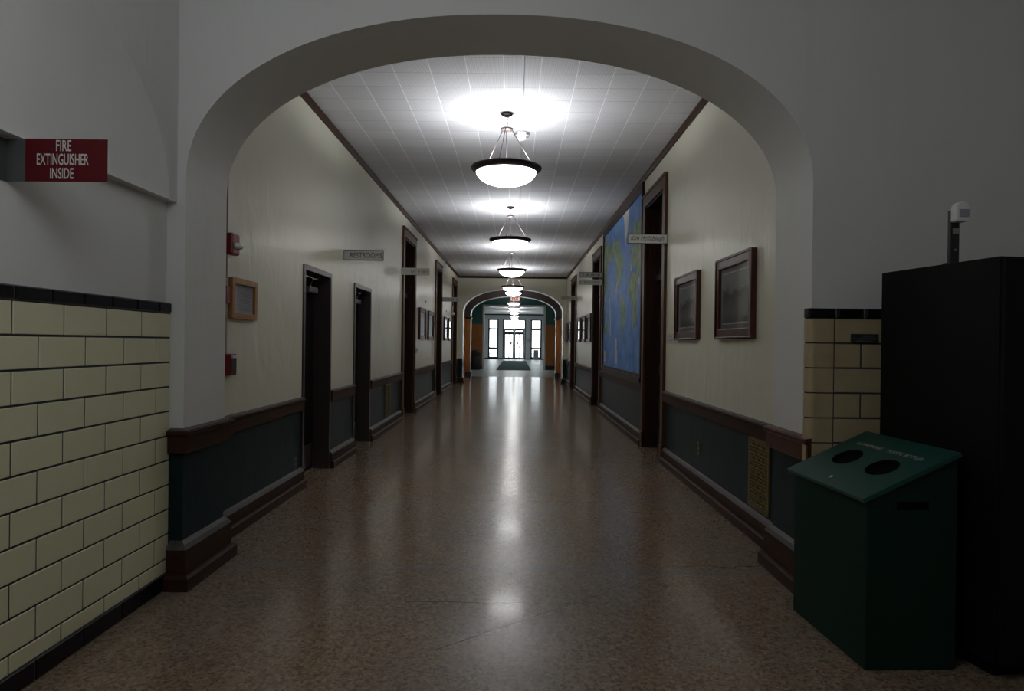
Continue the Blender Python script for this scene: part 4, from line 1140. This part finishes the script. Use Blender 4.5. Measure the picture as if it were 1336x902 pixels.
# lid top and bottom as a ring of quads around each hole inside its own cell
def cell(u0, u1, v0, v1, hc, h):
    vs = []; per = []
    for k in range(NS):
        an = 2*PI*k/NS; d = (math.cos(an), math.sin(an))
        s_ = min(((u1-hc[0]) if d[0] > 0 else (hc[0]-u0))/max(abs(d[0]), 1e-6), ((v1-hc[1]) if d[1] > 0 else (hc[1]-v0))/max(abs(d[1]), 1e-6))
        per.append((hc[0]+d[0]*s_, hc[1]+d[1]*s_)); vs.append((hc[0]+d[0]*HA, hc[1]+d[1]*HB))
    for k in range(NS):
        k2 = (k+1) % NS
        m.face([lp(*vs[k], h), lp(*vs[k2], h), lp(*per[k2], h), lp(*per[k], h)])
        if h > 0: m.face([lp(*vs[k], 0), lp(*vs[k2], 0), lp(*vs[k2], h), lp(*vs[k], h)])
    for cu, cv in ((u0, v0), (u1, v0), (u0, v1), (u1, v1)):
        near = sorted(per, key=lambda p: (p[0]-cu)**2+(p[1]-cv)**2)
        onu = min((p for p in per if abs(p[1]-cv) < 1e-5), key=lambda p: abs(p[0]-cu)); onv = min((p for p in per if abs(p[0]-cu) < 1e-5), key=lambda p: abs(p[1]-cv))
        m.face([lp(cu, cv, h), lp(*onu, h), lp(*onv, h)])
for h in (LT, 0.0):
    cell(0, LU/2, 0, LV, HOLES[0], h); cell(LU/2, LU, 0, LV, HOLES[1], h)
for p, q in (((0,0),(LU,0)), ((LU,0),(LU,LV)), ((LU,LV),(0,LV)), ((0,LV),(0,0))): m.face([lp(*p, 0), lp(*q, 0), lp(*q, LT), lp(*p, LT)])
lid = m.build('lid', 'bin_lid', t)
for hc in HOLES:
    m = MB(); ring = [(hc[0]+HA*0.985*math.cos(2*PI*k/NS), hc[1]+HB*0.985*math.sin(2*PI*k/NS)) for k in range(NS)]
    m.face([lp(*p, 0.002) for p in ring]); m.build('hole_shade', 'recess_shade', lid)
    m = MB(); vs = []; fs = []
    for i, p in enumerate(ring):
        an = 2*PI*i/NS; d = (math.cos(an), math.sin(an))
        vs += [lp(p[0], p[1], LT+0.001), lp(p[0]+d[0]*0.004, p[1]+d[1]*0.004, LT+0.0015), lp(p[0]-d[0]*0.002, p[1]-d[1]*0.002, 0.003)]
    for i in range(NS):
        j = (i+1) % NS; fs += [(3*i, 3*j, 3*j+1, 3*i+1), (3*i+2, 3*j+2, 3*j, 3*i)]
    m.mesh(vs, fs, 0, True); m.build('hole_rim', 'recess_shade', lid)
lettering([('ALUMINUM CANS', 0.195, 0.345, 0.20, 0.022), ('PLASTIC BOTTLES', 0.465, 0.345, 0.235, 0.022)], lp(0, 0, LT), b1, sd, lid, 'white_ink', 0.0)
m = MB(); c0 = lp(0.335, 0.055, LT); m.tube(c0, c0+nrm*0.004, 0.011, None, 16); m.tube(c0+nrm*0.004, c0+nrm*0.006, 0.005, None, 10); m.build('lock', 'chrome', lid)
m = MB(); m.obox(bp(BW-0.001, 0.125, 0.665), b2*0.135, b1*0.004, (0, 0, 0.035)); m.build('handle_slot_shade', 'recess_shade', t)  # black plate painted as the shade of the hand slot

# ================================================================== FAR OBJECTS
m = MB(); m.box(-0.985, 0.78, 33.2, 51.2, 0, 0.012)
tag(m.build('floor_mat', 'mat_green', None, 0.004), 'long dark green runner mat leading to the entrance doors', 'mat')
m = MB(); m.box(1.05, 2.50, 41.6, 42.4, 0, 0.010)
tag(m.build('floor_mat', 'trash_black', None, 0.003), 'short dark mat on the right side of the entrance hall', 'mat')
bx, by = -2.03, 33.45
t = thing('trash_can', (bx, by, 0), 'black trash can against the golden panelling, left of the opening', 'trash can')
m = MB(); m.lathe([(0.0005, 0.0), (0.22, 0.0), (0.25, 0.03), (0.27, 0.72), (0.0005, 0.72)], (bx, by, 0), 28); m.build('body', 'trash_black', t)
m = MB(); m.lathe([(0.275, 0.70), (0.285, 0.74), (0.285, 0.78), (0.24, 0.92), (0.12, 0.975), (0.0005, 0.98)], (bx, by, 0), 28); m.build('lid', 'trash_black', t)
m = MB(); m.box(bx-0.12, bx+0.12, by-0.285, by-0.20, 0.79, 0.88); m.build('flap', 'steel_frame', t, 0.005)
m = MB(); m.box(1.50, 1.90, YE-0.42, YE-0.12, 0.0, 0.78); m.box(1.48, 1.92, YE-0.44, YE-0.10, 0.78, 0.82)
tag(m.build('floor_box', 'grey_box', None, 0.008), 'grey box standing before the right entrance window', 'box')
t = thing('wall_plaque', (1.03, YE, 1.50), 'small framed plaque between the entrance doors and right window', 'plaque')
m = MB(); m.box(0.93, 1.14, YE-0.025, YE, 1.50, 1.79); m.build('frame', 'alu_dark', t, 0.004)
m = MB(); m.box(0.955, 1.115, YE-0.028, YE-0.025, 1.525, 1.765); m.build('face', 'sign_grey', t)

# ================================================================== LIGHT
w = bpy.data.worlds.new('sky'); bpy.context.scene.world = w; w.use_nodes = True
nt = w.node_tree; nt.nodes.clear()
bg = nt.nodes.new('ShaderNodeBackground'); ow = nt.nodes.new('ShaderNodeOutputWorld')
bg.inputs[0].default_value = (0.93, 0.97, 1.0, 1); bg.inputs[1].default_value = 3.6
nt.links.new(bg.outputs[0], ow.inputs[0])
def light(name, typ, loc, energy, **kw):
    L = bpy.data.lights.new(name, typ); L.energy = energy
    for k, v in kw.items(): setattr(L, k, v)
    o = bpy.data.objects.new(name, L); C.objects.link(o); o.location = loc; return o
# unseen soft light added to brighten the near hall, above and ahead of the photographer
light('hall_fill', 'POINT', (-0.70, 0.95, 2.75), 33.0, shadow_soft_size=0.55, color=(0.94, 0.97, 1.0))
# daylight portals at the entrance glazing
for (a, b, z0, z1) in ((*W1, WB, WT), (*W2, WB, WT), (*DR, 0, WT)):
    L = bpy.data.lights.new('daylight_portal', 'AREA'); L.shape = 'RECTANGLE'; L.size = b-a; L.size_y = z1-z0; L.energy = 1.0
    L.cycles.is_portal = True
    o = bpy.data.objects.new('daylight_portal', L); C.objects.link(o); o.location = ((a+b)/2, YE+0.32, (z0+z1)/2); o.rotation_euler = (-PI/2, 0, 0)

# ================================================================== CAMERA
F_PX, ROLL = 867.0, 0.0125
cam = bpy.data.cameras.new('camera'); co = bpy.data.objects.new('camera', cam); C.objects.link(co)
cam.sensor_width = 36.0; cam.lens = F_PX/1336*36.0; cam.clip_start = 0.05; cam.clip_end = 300
yaw = math.atan(5.0/F_PX); pitch = math.atan(-2.5/F_PX)
co.matrix_world = Matrix.Translation((0, 0, CAM_H)) @ Matrix.Rotation(yaw, 4, 'Z') @ Matrix.Rotation(PI/2+pitch, 4, 'X') @ Matrix.Rotation(ROLL, 4, 'Z')
sc_ = bpy.context.scene; sc_.camera = co
sc_.view_settings.view_transform = 'Standard'; sc_.view_settings.look = 'None'
sc_.view_settings.exposure = 0.0; sc_.view_settings.gamma = 1.0; sc_.view_settings.use_curve_mapping = False
cy = sc_.cycles
cy.max_bounces = 10; cy.diffuse_bounces = 5; cy.glossy_bounces = 5; cy.transparent_max_bounces = 16
cy.caustics_reflective = False; cy.caustics_refractive = False; cy.sample_clamp_indirect = 4.0
cy.use_denoising = True
